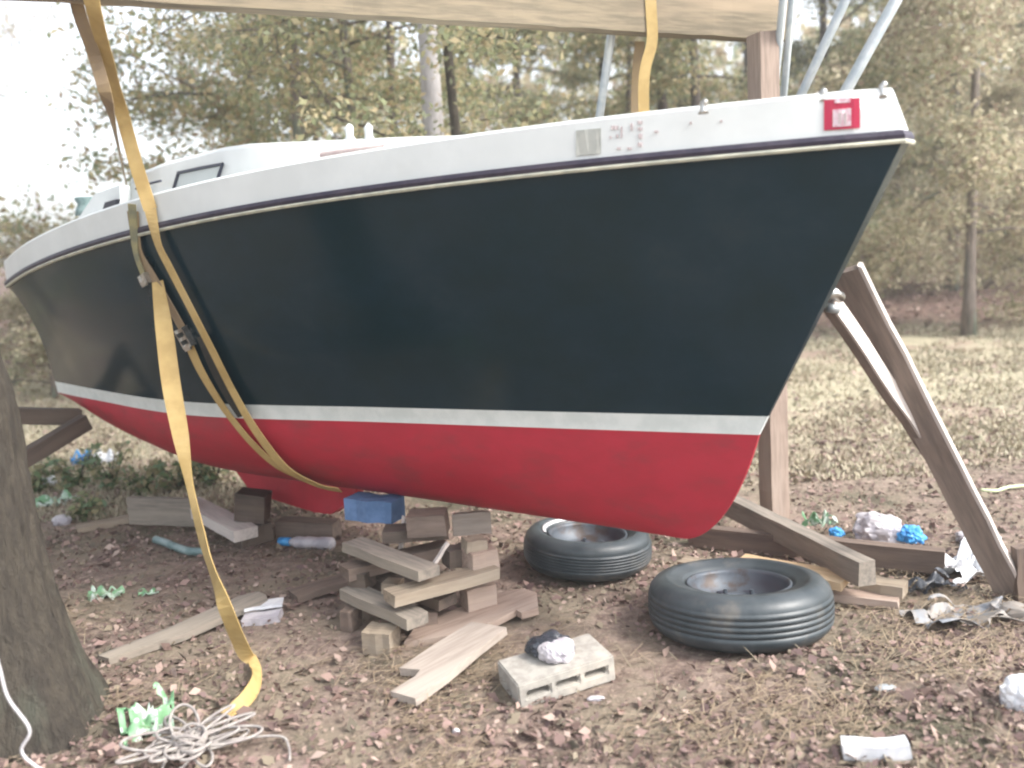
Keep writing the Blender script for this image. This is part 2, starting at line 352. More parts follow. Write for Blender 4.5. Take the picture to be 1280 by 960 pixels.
X, Y = scatter(26000, -1, 1, 1.8, 3.9, 1.2); X = .4 + X * (1.3 + Y * .5)
k = np.array([fbm(x - 17, y, 1.2) for x, y in zip(X, Y)]) + rng.uniform(-.15, .15, len(X)) + .12 * np.clip(X, -1, 1) > .16; X, Y = X[k], Y[k]
def strands(name, X, Y, m):
    n = len(X); Z = np.array([gz(x, y) for x, y in zip(X, Y)]) + rng.uniform(.006, .03, n)
    a = rng.normal(.6, .7, n); L = rng.uniform(.02, .06, n); d = np.c_[np.cos(a) * L, np.sin(a) * L, rng.normal(0, .006, n)]; w = np.c_[-np.sin(a), np.cos(a), 0 * a] * .0011
    c = np.c_[X, Y, Z]; v = np.empty((n, 4, 3)); v[:, 0] = c - d - w; v[:, 1] = c - d + w; v[:, 2] = c + d + w; v[:, 3] = c + d - w
    me = bpy.data.meshes.new(name); me.vertices.add(n * 4); me.vertices.foreach_set('co', v.ravel())
    me.loops.add(n * 4); me.loops.foreach_set('vertex_index', np.arange(n * 4)); me.polygons.add(n)
    me.polygons.foreach_set('loop_start', np.arange(n) * 4); me.polygons.foreach_set('loop_total', np.full(n, 4)); me.update()
    me.materials.append(m); return link(name, me)
tag(strands('pine_needles', X, Y, M['needles']), 'matted tan pine needles drifted over the leaves in the right foreground', 'pine needles', kind='stuff')
# ------------------------------------------------------------------ sailboat
BX, BY, BZ, YAW, PIT = 1.2055, 2.6748, .8252, math.radians(-40.28), math.radians(.473)
LEN, BM_ = 4.954, .837
boat = empty('sailboat', (BX, BY, BZ), rot=(0, -PIT, YAW))
tag(boat, 'navy blue sailboat with white topsides and red bottom propped up on timbers', 'sailboat')
def pchip(xk, yk, x):
    xk = np.array(xk, float); yk = np.array(yk, float); h = np.diff(xk); dl = np.diff(yk) / h
    m = np.zeros(len(xk)); m[1:-1] = (dl[:-1] * h[1:] + dl[1:] * h[:-1]) / (h[1:] + h[:-1]); m[0] = dl[0] * 1.5 - m[1] * .5; m[-1] = dl[-1] * 1.5 - m[-2] * .5
    i = np.clip(np.searchsorted(xk, x) - 1, 0, len(h) - 1); t = (x - xk[i]) / h[i]
    return yk[i] * (2 * t ** 3 - 3 * t ** 2 + 1) + h[i] * m[i] * (t ** 3 - 2 * t ** 2 + t) + yk[i + 1] * (-2 * t ** 3 + 3 * t ** 2) + h[i] * m[i + 1] * (t ** 3 - t ** 2)
SK = [0, .15, .35, .6, .85, 1]
RAKE, INS, HS = .4764, .2932, .0679
f_bs = lambda s: pchip(SK, [.035 / BM_, .438, .7862, 1, .9477, .7757], s) * BM_
f_bw = lambda s: pchip(SK, [.008, .2098, .4691, .7917, .6734 + .07, .7269 - .05], s) * BM_
f_zs = lambda s: pchip([0, .5, 1], [.9272, .8732, .6435], s)
f_zk = lambda s: pchip([0, .2, .5, .75, .9, 1], [-.425, -.43, -.41, -.37, -.25, -.05], s)
NS = 72; ss = np.linspace(0, 1, NS) ** 1.0
def hull_cols():
    cols = []; bands = []
    xk0 = -.8
    for s in ss:
        c = []; xw = -RAKE + (-LEN + INS + RAKE) * s; xk = xk0 + (-LEN + INS - xk0) * s; bw = f_bw(s); zk = f_zk(s)
        n = 18
        for i in range(n):               # keel -> waterline
            ph = PI / 2 * (1 - i / n); t = ph / (PI / 2)
            x = xw + (xk - xw) * (.62 * t ** 1.0 + .38 * (1 - math.cos(ph)) )
            e = .95 - .15 * math.sin(PI * s)
            c.append((x, bw * math.cos(ph) ** e, zk * math.sin(ph) ** (1.0 if s > .02 else 1.0)))
        zsh = f_zs(s); bs = f_bs(s); xs_ = -LEN * s; e2 = 1 + 2.2 * s ** 8
        for i in range(19):
            z = HS * i / 2 if i <= 2 else HS + (zsh - HS) * (i - 2) / 16
            k = z / zsh
            bulge = .035 * math.sin(PI * k) * math.sin(PI * min(1, s * 1.1)) ** .7
            c.append((xw + (xs_ - xw) * k ** e2, bw + (bs - bw) * k ** (1.0 + .25 * (1 - s)) + bulge, z))
        cols.append(c)
    return cols, n
cols, nb = hull_cols()
v = []; f = []; mi = []; nr = len(cols[0])
for side in (-1, 1):
    off = len(v)
    for c in cols:
        for (x, y, z) in c: v.append((x, side * y, z))
    for i in range(NS - 1):
        for j in range(nr - 1):
            a = off + i * nr + j; q = (a, a + nr, a + nr + 1, a + 1)
            f.append(q if side == 1 else q[::-1]); mi.append(2 if j < nb else (1 if j < nb + 2 else 0))
# transom and stem closing faces
o2 = NS * nr
for i, flip in ((NS - 1, False), (0, True)):
    for j in range(nr - 1):
        a = i * nr + j; q = (a, a + 1, o2 + a + 1, o2 + a)
        f.append(q[::-1] if flip else q); mi.append(2 if j < nb else (1 if j < nb + 2 else 0))
hull = mesh('hull', v, f, None, boat, True, mats=[M['navy'], M['stripe'], M['red']], mi=mi)
bm = bmesh.new(); bm.from_mesh(hull.data); bmesh.ops.remove_doubles(bm, verts=bm.verts, dist=.0006)
bmesh.ops.dissolve_degenerate(bm, edges=bm.edges, dist=.0005); bmesh.ops.recalc_face_normals(bm, faces=bm.faces)
for e in bm.edges:
    if len(e.link_faces) == 2 and e.calc_face_angle(0) > .6: e.smooth = False
bm.to_mesh(hull.data); bm.free()
def sheer_pts(dz=0, out=0, n=90, s0=0, s1=1):
    r = []
    for s in np.linspace(s0, s1, n): r.append(Vector((-LEN * s, f_bs(s) + out, f_zs(s) + dz)))
    return r
def sweep(name, prof, m, smooth=False):
    """profile (out, dz) swept along the sheer from port stern round the bow to starboard stern"""
    pts = sheer_pts(); path = [(p, 1) for p in pts[::-1]] + [(p, -1) for p in pts]
    v = []; f = []; k = len(prof)
    for i, (p, sd) in enumerate(path):
        bow = i in (len(pts) - 1, len(pts))
        for (o_, dz) in prof:
            bw_ = min(1, -p.x / .12); oo = o_ * bw_ if o_ > 0 else o_ * min(1, -p.x / .3)
            yy = (p.y + oo) * ((.3 + .7 * bw_) if dz > .05 else 1) + (o_ * .6 * (1 - bw_) if dz < .05 and o_ > 0 else 0)
            v.append((p.x + (max(0, o_) * .5 if abs(p.x) < 1e-6 else 0) - max(0, dz) * .3 * max(0, 1 + p.x / .25), sd * yy, p.z + dz))
    for i in range(len(path) - 1):
        for j in range(k): f.append((i * k + j, i * k + (j + 1) % k, (i + 1) * k + (j + 1) % k, (i + 1) * k + j))
    f.append(tuple(range(k))); f.append(tuple(range((len(path) - 1) * k, len(path) * k))[::-1])
    # stern return
    e = (len(path) - 1) * k
    for j in range(k): f.append((j, (j + 1) % k, e + (j + 1) % k, e + j)[::-1])
    return mesh(name, v, f, m, boat, smooth)
BH = .155
sweep('bulwark', [(.004, .028), (.006, BH - .01), (-.004, BH), (-.028, BH + .002), (-.032, .028)], M['white'])
sweep('rub_rail', [(.0, .002), (.017, .002), (.022, .014), (.017, .028), (.0, .028)], M['rail'])
sweep('rail_trim', [(.0, -.009), (.016, -.011), (.022, -.004), (.018, .002), (.0, .002)], M['cream'])
# deck, slightly cambered
v = []; f = []
for s in ss:
    b = max(f_bs(s) - .03, .005)
    for t in np.linspace(-1, 1, 9): v.append((-LEN * s - (.03 if s == 0 else 0), b * t, f_zs(s) + BH - .035 + .035 * (1 - t * t) * min(1, b * 1.5)))
for i in range(NS - 1):
    for j in range(8): a = i * 9 + j; f.append((a, a + 9, a + 10, a + 1))
mesh('deck', v, f, M['white'], boat, True)
# transom top board
mesh('transom_coaming', [(-LEN + dx, sy * f_bs(1) , f_zs(1) + dz) for dx in (0, .03) for sy in (-1, 1) for dz in (.022, BH)], [(0, 1, 3, 2), (4, 6, 7, 5), (1, 5, 7, 3), (0, 2, 6, 4), (0, 4, 5, 1), (2, 3, 7, 6)], M['white'], boat)
# cabin trunk
cab = [(-1.36, 1.06, .2), (-1.5, 1.09, .3), (-1.71, 1.118, .38), (-2.08, 1.159, .46), (-2.6, 1.206, .5), (-2.81, 1.214, .5), (-3.3, 1.204, .5), (-3.62, 1.175, .5)]
v = []; f = []
for (x, zt, yw) in cab:
    s = -x / LEN; zd = f_zs(s) + BH - .04
    ring = [(-yw - .03, zd), (-yw, zt - .025), (-yw + .03, zt), (0, zt + .04), (yw - .03, zt), (yw, zt - .025), (yw + .03, zd)]
    v += [(x, y, z) for y, z in ring]
n_ = len(cab)
for i in range(n_ - 1):
    for j in range(6): a = i * 7 + j; f.append((a, a + 1, a + 8, a + 7))
f.append(tuple(range(7))[::-1]); f.append(tuple(range((n_ - 1) * 7, n_ * 7)))
cabin = mesh('cabin', v, f, M['white'], boat, True)
for p in cabin.data.polygons[-2:]: p.use_smooth = False
# cockpit coamings
for sd in (-1, 1):
    prof = [(-3.62, 1.12), (-3.9, 1.1), (-4.1, 1.0), (-4.4, .9), (-4.7, .81)]
    v = []; f = []
    for x, z in prof:
        s = -x / LEN; zd = f_zs(s) + BH - .05; y = .56 if x > -4.2 else .54
        v += [(x, sd * (y + .03), zd), (x, sd * y, z), (x, sd * (y - .05), z), (x, sd * (y - .07), zd)]
    for i in range(len(prof) - 1):
        for j in range(3): a = i * 4 + j; f.append((a, a + 1, a + 5, a + 4))
    f += [(0, 1, 2, 3), (16, 17, 18, 19)]
    mesh('cockpit_coaming', v, f, M['white'], boat)
MWB = Matrix.LocRotScale(boat.location, boat.rotation_euler, None); MWBi = MWB.inverted()
def on_plane(px, py, yl):
    a = MWBi @ O; b = (MWBi @ (O + ray(px, py))) - a; t = (yl - a.y) / b.y; return a + b * t
def cabin_bar(name, pts, r, m, yl=-.515, parent=boat):
    pp = [on_plane(x, y, yl) for x, y in pts]; v, f = tube_vf(pp, r, 6); return mesh(name, v, f, m, parent)
# side window: dark frame round a pale pane
q = [on_plane(*c, -.512) for c in ((217, 236), (223, 216), (278, 205), (272, 226))]
mesh('window', [p + Vector((0, o_, 0)) for o_ in (-.006, .02) for p in q], [(3, 2, 1, 0), (4, 5, 6, 7), (0, 1, 5, 4), (1, 2, 6, 5), (2, 3, 7, 6), (3, 0, 4, 7)], M['pane'], boat)
win = boat.children[-1]
cabin_bar('window_frame', [(217, 236), (223, 216), (251, 210), (278, 205), (272, 224)], .0085, M['frame'], -.522, win)
cabin_bar('hand_rail', [(170, 236), (181, 231), (201, 226)], .006, M['frame'], -.56)
q = [on_plane(*c, -.6) for c in ((129, 262), (132, 253), (146, 249), (143, 258))]
mesh('vent_opening', [p + Vector((0, o_, 0)) for o_ in (-.004, .02) for p in q], [(3, 2, 1, 0), (4, 5, 6, 7), (0, 1, 5, 4), (1, 2, 6, 5), (2, 3, 7, 6), (3, 0, 4, 7)], M['dark'], boat)
cabin_bar('grab_rail', [(402, 194), (430, 190), (482, 184)], .011, M['pinkish'], -.47)
# winch at the stern
wp = on_plane(108, 262, -.5)
v, f = tube_vf([wp + Vector((0, 0, -.03)), wp + Vector((0, 0, 0)), wp + Vector((0, 0, .03)), wp + Vector((0, 0, .06)), wp + Vector((0, 0, .065))], [.06, .055, .04, .055, .05], 16)
mesh('winch', v, f, M['teal'], boat, True)
# deck fittings
def fitting(px, py, yl, h=.045, r=.013):
    p = on_plane(px, py, yl)
    v, f = tube_vf([p + Vector((0, 0, -h)), p + Vector((0, 0, -h * .7)), p + Vector((0, 0, -.01)), p + Vector((.01, 0, 0))], [r * 1.4, r * .8, r * .9, r * .6], 10)
    mesh('deck_cleat', v, f, M['white'] if px < 500 else M['steel'], boat, True)
fitting(436, 157, -.35, .06, .02); fitting(460, 157, -.35, .06, .02)
fitting(879, 125, -.33, .04); fitting(1028, 112, -.12, .035); fitting(1103, 103, -.02, .045, .012)
# stickers and faded registration letters on the bulwark
def side_at(px, py, out=.008):
    a = MWBi @ O; d = ((MWBi @ (O + ray(px, py))) - a)
    lo, hi = 0.0, .9
    def err(s):      # x along ray when y = -bs(s)
        y = -(f_bs(s) + out); t = (y - a.y) / d.y; return (a + d * t), t
    best = None
    for s in np.linspace(0.002, .95, 800):
        p, t = err(s); e = abs(p.x + LEN * s)
        if best is None or e < best[0]: best = (e, p)
    return best[1]
def decal(name, x0, y0, x1, y1, m, out=.009, skew=0.0, parent=boat):
    nx = 6; v = []; f = []
    for o_ in (out, out - .0025):
        for i in range(nx + 1):
            x = x0 + (x1 - x0) * i / nx
            for y in (y0 + skew * i / nx, y1 + skew * i / nx): v.append(side_at(x, y, o_))
    n1 = 2 * (nx + 1)
    for i in range(nx):
        a = 2 * i; f.append((a, a + 1, a + 3, a + 2)); b = n1 + a; f.append((b, b + 2, b + 3, b + 1)); f.append((a, a + 2, b + 2, b)); f.append((a + 1, b + 1, b + 3, a + 3))
    f += [(0, n1, n1 + 1, 1), (n1 - 2, n1 - 1, 2 * n1 - 1, 2 * n1 - 2)]
    return mesh(name, v, f, m, parent)
st = decal('registration_sticker', 1030, 125, 1075, 163, M['stickerred'], .009, -3)
decal('sticker_panel', 1041, 137, 1064, 159, M['stickerpale'], .0125, -2, st)
decal('sticker_panel', 1043, 123.5, 1063, 129, M['stickerpale'], .0125, -1, st)
for x in (1048, 1055): decal('sticker_mark', x, 141, x + 3.5, 155, M['faint'], .0145, 0, st)
decal('grey_patch', 720, 163, 751, 195, M['patchgrey'], .009, -3)
for (x, y, w, h) in ((764, 157, 9, 5), (762, 170, 3, 3), (770, 168, 3, 4), (776, 158, 2, 14), (788, 154, 3, 9), (797, 151, 6, 4), (797, 159, 6, 4), (798, 167, 5, 6), (797, 178, 6, 5), (818, 163, 5, 3), (862, 152, 3, 3), (900, 150, 3, 3), (784, 184, 6, 3), (771, 184, 5, 3)):
    decal('faded_letter', x, y, x + w, y + h, M['faint'], .009, 0)
# keel fin
kp = [(-3.78, -.28), (-3.78, -.43), (-3.56, -.61), (-3.0, -.64), (-2.85, -.63), (-2.66, -.52), (-2.5, -.3)]
v = []; f = []
for sd in (-1, 1):
    for x, z in kp: v.append((x, sd * (.035 if z > -.5 else .028), z))
k = len(kp); f.append(tuple(range(k))); f.append(tuple(range(k, 2 * k))[::-1])
for i in range(k): f.append((i, (i + 1) % k, k + (i + 1) % k, k + i)[::-1])
mesh('keel', v, f, M['redkeel'], boat)

# hull BVH for straps
bpy.context.view_layer.update()
hv = [MWB @ q.co for q in hull.data.vertices]; hb = BVHTree.FromPolygons(hv, [tuple(p.vertices) for p in hull.data.polygons])
def hit(px, py, off=.012):
    d = ray(px, py).normalized(); loc, n, i, dist = hb.ray_cast(O, d)
    if loc is None:
        loc, n, i, dist = hb.find_nearest(O + d * 4.0)
    if n.dot(d) > 0: n = -n
    return loc + n * off, n

# ------------------------------------------------------------------ overhead gantry
bR = P(970, 52, 4.78); ZB = bR.z
bL = G(128, 3, ZB)
dirb = (bL - bR).normalized(); bL2 = bR + dirb * 5.6; bR2 = bR - dirb * .05
gan = empty('timber_gantry', (bR.x, bR.y, 0)); tag(gan, 'overhead wooden beam on a reddish post standing behind the boat', 'gantry')
o = board('beam', bL2 + Vector((0, 0, .145)), bR2 + Vector((0, 0, .145)), .09, .29, M['wbeam'], gan)
pb = gpt(969, 645, -.1); pt = P(953, 56, pb.y - .02); pt.z = ZB
board('post', pb, pt, .11, .11, M['wpost'], gan, roll=0)
pl = Vector((bL2.x + .1, bL2.y, 0)); board('post', pl - Vector((0, 0, .1)), Vector((pl.x, pl.y, ZB)), .1, .13, M['wpost'], gan)

# lifting slings
camdir = Vector((0, -1, 0))
sl = empty('lifting_strap', hit(200, 300)[0]); tag(sl, 'yellow webbing strap from the beam round the stern end of the hull', 'strap', 'yellow lifting straps')
def strap_part(name, specs, w, m, parent, widths=None, n=8):
    pts = [s[0] for s in specs]; ns = [s[1] for s in specs]
    o = ribbon(name, pts, ns, w, m, None, widths=widths, n=n); adopt(o, parent); return o
def beam_pt(px, dz, front=-.06):
    # point on the beam's front face above pixel column px
    d = ray(px, 10); a = Vector((bR.x, bR.y)); u = Vector((dirb.x, dirb.y))
    # solve t*d = a + k*u
    det = d.x * (-u.y) + u.x * d.y; t = (a.x * (-u.y) + u.x * a.y) / det
    p = O + d * t; nrm = Vector((dirb.y, -dirb.x, 0));
    if nrm.y > 0: nrm = -nrm
    p = Vector((p.x, p.y, ZB + dz)) + nrm * (-front); return p
gun1 = side_at(188, 262, .03); gun1 = MWB @ gun1
gun0 = MWB @ side_at(166, 264, .03)
strap_part('webbing', [(beam_pt(112, .3), camdir), (beam_pt(115, 0), camdir), (P(134, 75, (beam_pt(115, 0).y + gun1.y) / 2), camdir), (P(152, 140, gun1.y + .02), camdir), (P(170, 205, gun1.y + .01), camdir), (gun1, camdir)], .058, M['strap'], sl)
hp = [(206, 303), (220, 332), (242, 375), (271, 432), (299, 488), (328, 538), (362, 578), (400, 598), (428, 604)]
strap_part('webbing', [(gun1, camdir)] + [hit(x, y, .034) for x, y in hp], .045, M['strap'], sl, widths=[.05, .045, .045, .042, .042, .042, .045, .05, .055, .06])
s2 = empty('ratchet_strap', hit(200, 350)[0]); tag(s2, 'orange strap with a ratchet buckle lying on the dark hull', 'strap', 'yellow lifting straps')
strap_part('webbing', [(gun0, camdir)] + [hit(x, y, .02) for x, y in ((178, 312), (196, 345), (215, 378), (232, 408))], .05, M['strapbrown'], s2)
strap_part('webbing', [hit(x, y, .016) for x, y in ((240, 430), (256, 465), (284, 510), (318, 552), (350, 580), (385, 597))], .05, M['strap'], s2, widths=[.055, .05, .04, .04, .045, .05])
strap_part('webbing', [hit(x, y, .026) for x, y in ((256, 418), (276, 458), (293, 490), (308, 517))], .05, M['blackstrap'], s2, widths=[.05, .085, .085, .06])
s2.children[-1]['label'] = 'black webbing sleeve'
def ratchet(px, py, L, w, m, parent, ang):
    c, n = hit(px, py, .03); a, _ = hit(px + math.sin(ang) * 20, py + math.cos(ang) * 20, .03)
    t = (a - c).normalized(); s = t.cross(n).normalized()
    bm = bmesh.new()
    def bx(cc, hx, hy, hz):
        vs = [bm.verts.new(cc + t * (a_ * hx) + s * (b_ * hy) + n * (c_ * hz)) for a_ in (-1, 1) for b_ in (-1, 1) for c_ in (-1, 1)]
        for q in ((0, 1, 3, 2), (4, 6, 7, 5), (0, 4, 5, 1), (2, 3, 7, 6), (0, 2, 6, 4), (1, 5, 7, 3)): bm.faces.new([vs[i] for i in q])
    for sd in (-1, 1): bx(c + s * sd * w / 2, L / 2, .003, .016)
    for k in (-.4, 0, .4): bx(c + t * L * k, .008, w / 2, .008)
    bx(c + t * L * .5 + n * .015, .012, w * .4, .004)
    o = from_bm('ratchet_buckle', bm, m); adopt(o, parent)
ratchet(238, 419, .09, .055, M['steel'], s2, .5)
# hanging tail strap
s3 = empty('hanging_strap', hit(190, 345)[0]); tag(s3, 'long yellow strap tail hanging down in front of the hull to the rope heap', 'strap', 'yellow lifting straps')
h0, n0 = hit(188, 345, .03)
strap_part('webbing', [(MWB @ side_at(165, 255, .04), camdir), (MWB @ side_at(167, 285, .03), camdir)] + [hit(x, y, .03) for x, y in ((178, 318), (188, 345))], .035, M['strapold'], s3)
end = gpt(283, 904, .02)
Yh = h0.y - .03
tail = [(197, 352, Yh), (205, 410, Yh - .1), (214, 480, Yh - .2), (226, 545, Yh - .32), (238, 610, Yh - .45), (255, 680, Yh - .65), (278, 750, Yh - .95), (305, 815, 3.05)]
tp = [(P(*q), (camdir + Vector((.45 * math.sin(i * .9), 0, 0))).normalized()) for i, q in enumerate(tail)]
tp += [(gpt(318, 842, .035), Vector((.2, -.9, .4)).normalized()), (gpt(322, 862, .03), Vector((.8, -.4, .4)).normalized()), (gpt(308, 886, .03), Vector((.6, -.3, .8)).normalized()), (end, Vector((0, -.3, 1)).normalized())]
strap_part('webbing', tp, .05, M['strap'], s3, widths=[.05, .07, .075, .065, .035, .055, .06, .055, .035, .05, .05, .045])
ratchet(189, 347, .04, .05, M['steel'], s3, .4)
# second brown sling left of the first
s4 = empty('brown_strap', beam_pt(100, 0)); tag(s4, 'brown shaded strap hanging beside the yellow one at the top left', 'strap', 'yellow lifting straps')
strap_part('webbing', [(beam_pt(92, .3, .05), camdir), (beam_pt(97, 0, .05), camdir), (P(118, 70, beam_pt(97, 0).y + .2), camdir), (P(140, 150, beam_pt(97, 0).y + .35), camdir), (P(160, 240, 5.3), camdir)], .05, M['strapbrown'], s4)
# strap behind the foredeck
s5 = empty('far_strap', beam_pt(805, 0)); s5.name = 'lifting_strap'; tag(s5, 'yellow strap hanging straight down from the beam behind the foredeck', 'strap', 'yellow lifting straps')
pbm = beam_pt(805, 0)
strap_part('webbing', [(beam_pt(803, .31), camdir), (beam_pt(805, .1), camdir), (Vector((pbm.x, pbm.y, ZB - .05)), camdir), (P(805, 100, pbm.y), camdir), (P(806, 200, pbm.y), camdir), (P(808, 420, pbm.y), camdir)], .052, M['strap'], s5)
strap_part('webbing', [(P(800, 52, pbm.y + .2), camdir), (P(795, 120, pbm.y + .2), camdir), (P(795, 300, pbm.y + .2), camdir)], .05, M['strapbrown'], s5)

# steel pipes leaning by the gantry
def pipe(px0, py0, Y0, bx, by, r, label):
    a = gpt(bx, by, -.05); b = P(px0, py0, Y0); b = a + (b - a) * 1.25
    e = empty('steel_pipe', a); tag(e, label, 'pipe', 'grey steel pipes behind the boat')
    t = tube('pipe_shaft', [a, b], r, M['galv'], None, 16); adopt(t, e)
    d = (b - a).normalized(); cc = a + (b - a) * .62; c2 = tube('pipe_coupling', [cc - d * .04, cc + d * .04], r * 1.22, M['galv'], None, 16); adopt(c2, e)
pipe(770, 0, 4.42, 683, 600, .021, 'nearly upright grey steel pipe left of the yellow strap behind the foredeck')
pipe(979, 0, 4.45, 925, 560, .019, 'grey steel pipe at the end of the overhead beam')
pipe(990, 0, 4.5, 940, 560, .018, 'thinner grey pipe close against the pipe at the beam end')
pipe(1057, 0, 4.1, 770, 600, .021, 'left slanting grey pipe rising above the bow')
pipe(1120, 0, 4.1, 770, 625, .026, 'right slanting grey pipe, thickest of the pipes above the bow')

# ------------------------------------------------------------------ bow props and loose timbers
prop = empty('bow_prop', gpt(1268, 742)); tag(prop, 'wooden A-frame prop leaning against the bow', 'prop')
base = gpt(1264, 745, 0); topp = P(1056, 338, 3.3)
RL = -.75
def edged(A, B, w, t, roll, m, m2, et=.012):
    o1 = board('brace', A, B, w, t, m, prop, roll=roll)
    off = tri_free_frame(A, B, roll) @ Vector((0, 0, t / 2 + et / 2 + .001))
    board('edge_strip', A + off, B + off, w * .98, et, m2, prop, roll=roll)  # pale strip paints the light along the edge of the brace
edged(base, topp, .04, .1, RL, M['wprop'], M['wbright'])
b2 = P(1165, 568, 3.44); t2 = P(1036, 376, 3.15)
edged(b2, t2, .085, .03, -1.15, M['wprop'], M['wbright'], .008)
o = tube('pivot_bolt', [t2 + Vector((-.03, -.05, .02)), t2 + Vector((.0, -.05, .03)), t2 + Vector((.03, -.03, .01))], .02, M['steel'], None, 10); adopt(o, prop)
o = tube('bracket', [t2 + Vector((-.02, -.04, -.02)), t2 + Vector((.02, -.04, -.03))], .017, M['galv'], None, 10); adopt(o, prop)
sk = gpt(1276, 750, -.05); o = board('stake', sk, P(1275, 683, sk.y), .045, .045, M['wbrown'], prop)

WOODG = 'loose timbers around the boat'
def plate(name, pts, z0, z1, t, m, label, cat='plank'):
    # flat piece of timber with a cut outline; z runs from z0 (first point) to z1 (farthest point along the grain)
    A = G(*pts[0], z0); far = max(pts, key=lambda q: (G(*q, z0) - A).length); B = G(*far, z1); X_ = (B - A).normalized()
    R_ = tri_free_frame(A, B); Mw = Matrix.Translation(A) @ R_.to_4x4(); nrm = R_ @ Vector((0, 0, 1)); loc = []
    for q in pts:
        d = ray(*q); k = (A - O).dot(nrm) / d.dot(nrm); loc.append(Mw.inverted() @ (O + d * k))
    bm = bmesh.new(); up = [bm.verts.new((p.x, p.y, 0)) for p in loc]; dn = [bm.verts.new((p.x, p.y, -t)) for p in loc]; n = len(up)
    bm.faces.new(up); bm.faces.new(dn[::-1])
    for i in range(n): bm.faces.new((up[i], dn[i], dn[(i + 1) % n], up[(i + 1) % n]))
    bmesh.ops.bevel(bm, geom=[e for e in bm.edges if e.calc_face_angle(0) > .6], offset=.002, segments=1, affect='EDGES')
    bmesh.ops.triangulate(bm, faces=[f_ for f_ in bm.faces if len(f_.verts) > 4])
    o = from_bm(name, bm, m); o.matrix_world = Mw; tag(o, label, cat, WOODG); return o
def loose(name, x0, y0, z0, x1, y1, z1, w, t, m, label, cat='timber', roll=0, notch=None):
    A = G(x0, y0, z0); B = G(x1, y1, z1)
    o = board(name, A, B, w, t, m, None, roll, notch=notch); tag(o, label, cat, WOODG); return o
loose('timber', 906, 628, .12, 1084, 716, .16, .075, .1, M['wgrey'], 'thick grey timber slanting down from the forefoot of the bow to the right')
loose('timber', 862, 668, .06, 1180, 701, .08, .06, .1, M['wbrown'], 'long dark brown timber lying level behind the grey slanting one')
loose('plank', 924, 702, .09, 1057, 727, .09, .13, .035, M['wpale'], 'fresh pale board under the slanting grey timber', 'plank')
loose('plank', 852, 704, .04, 944, 718, .04, .09, .04, M['wtan'], 'tan plank end between the two tyres', 'plank')
loose('timber', 1078, 728, .06, 1132, 738, .06, .09, .05, M['wtan'], 'short tan offcut at the foot of the slanting timber')
loose('plank', 1035, 742, .03, 1124, 752, .03, .09, .03, M['wpink'], 'reddish plank under the short tan offcut', 'plank')
# foreground planks
plate('plank', [(488, 864), (519, 873), (560, 843), (598, 811), (633, 784), (589, 777), (540, 807), (499, 835), (525, 837), (519, 845)], .045, .1, .03, M['wplank'], 'wide pale grey notched plank in front of the timber crib')
plate('plank', [(505, 803), (560, 795), (620, 775), (645, 762), (652, 766), (673, 760), (671, 741), (653, 735), (616, 743), (560, 765), (520, 782)], .03, .06, .028, M['wpink'], 'pinkish broken plank between the grey notched plank and the back tyre')
plate('plank', [(122, 819), (136, 823), (230, 792), (300, 761), (325, 757), (335, 750), (332, 743), (322, 739), (298, 745), (212, 784)], .045, .06, .03, M['wgrey'], 'long thin grey plank with a rounded end passing behind the hanging yellow strap')
loose('plank', 366, 745, .03, 442, 722, .04, .12, .03, M['wbrown'], 'short pinkish brown board left of the timber crib', 'plank')
loose('plank', 96, 662, .02, 180, 645, .03, .1, .03, M['wtan'], 'thin tan board on the ground behind the grey slab', 'plank')
# crib under the hull
CR = [  # x0,y0,x1,y1,z, w,t,mat,label
 (460, 797, 494, 800, .045, .1, .085, 'wtan', 'squat tan block at the bottom front of the crib'),
 (431, 772, 446, 774, .05, .08, .085, 'wbrown', 'small upright brown block at the bottom left of the crib'),
 (512, 776, 545, 770, .05, .1, .08, 'wbrown', 'reddish block under the middle of the crib'),
 (580, 748, 614, 740, .09, .09, .095, 'wpink', 'orange sawn block end at the bottom right of the crib'),
 (436, 738, 522, 776, .125, .1, .045, 'wgrey', 'lower grey board of the crib running down to the right'),
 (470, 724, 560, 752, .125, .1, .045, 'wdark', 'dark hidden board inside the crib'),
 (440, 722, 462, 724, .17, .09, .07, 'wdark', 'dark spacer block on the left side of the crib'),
 (481, 733, 500, 735, .165, .07, .06, 'wtan', 'small tan spacer block in the middle of the crib'),
 (486, 748, 617, 713, .205, .1, .045, 'wtan', 'tan crib board running up to the right'),
 (430, 716, 560, 684, .205, .1, .05, 'wbrown', 'brown rear board of the crib'),
 (452, 690, 480, 692, .25, .09, .06, 'wbrown', 'brown spacer block under the upper grey board'),
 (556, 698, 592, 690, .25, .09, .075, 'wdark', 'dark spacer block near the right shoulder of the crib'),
 (440, 680, 536, 716, .285, .1, .042, 'wgrey', 'upper grey board of the crib running down to the right'),
 (584, 702, 616, 694, .25, .1, .085, 'wpink', 'blond block on the right shoulder of the crib'),
 (580, 682, 606, 678, .31, .08, .05, 'wtan', 'small blond offcut on top of the right shoulder of the crib'),
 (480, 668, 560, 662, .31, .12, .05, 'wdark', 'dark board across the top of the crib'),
]
for (x0, y0, x1, y1, z, w_, t_, m, lab) in CR:
    loose('crib_timber', x0, y0, z, x1, y1, z, w_, t_, M[m], lab)
loose('crib_timber', 512, 654, .36, 559, 652, .36, .13, .09, M['wbrown'], 'brown block touching the hull on top of the crib')
loose('plank', 566, 656, .3, 613, 652, .3, .03, .1, M['wplank'], 'grey board standing on edge right of the brown block', 'plank')
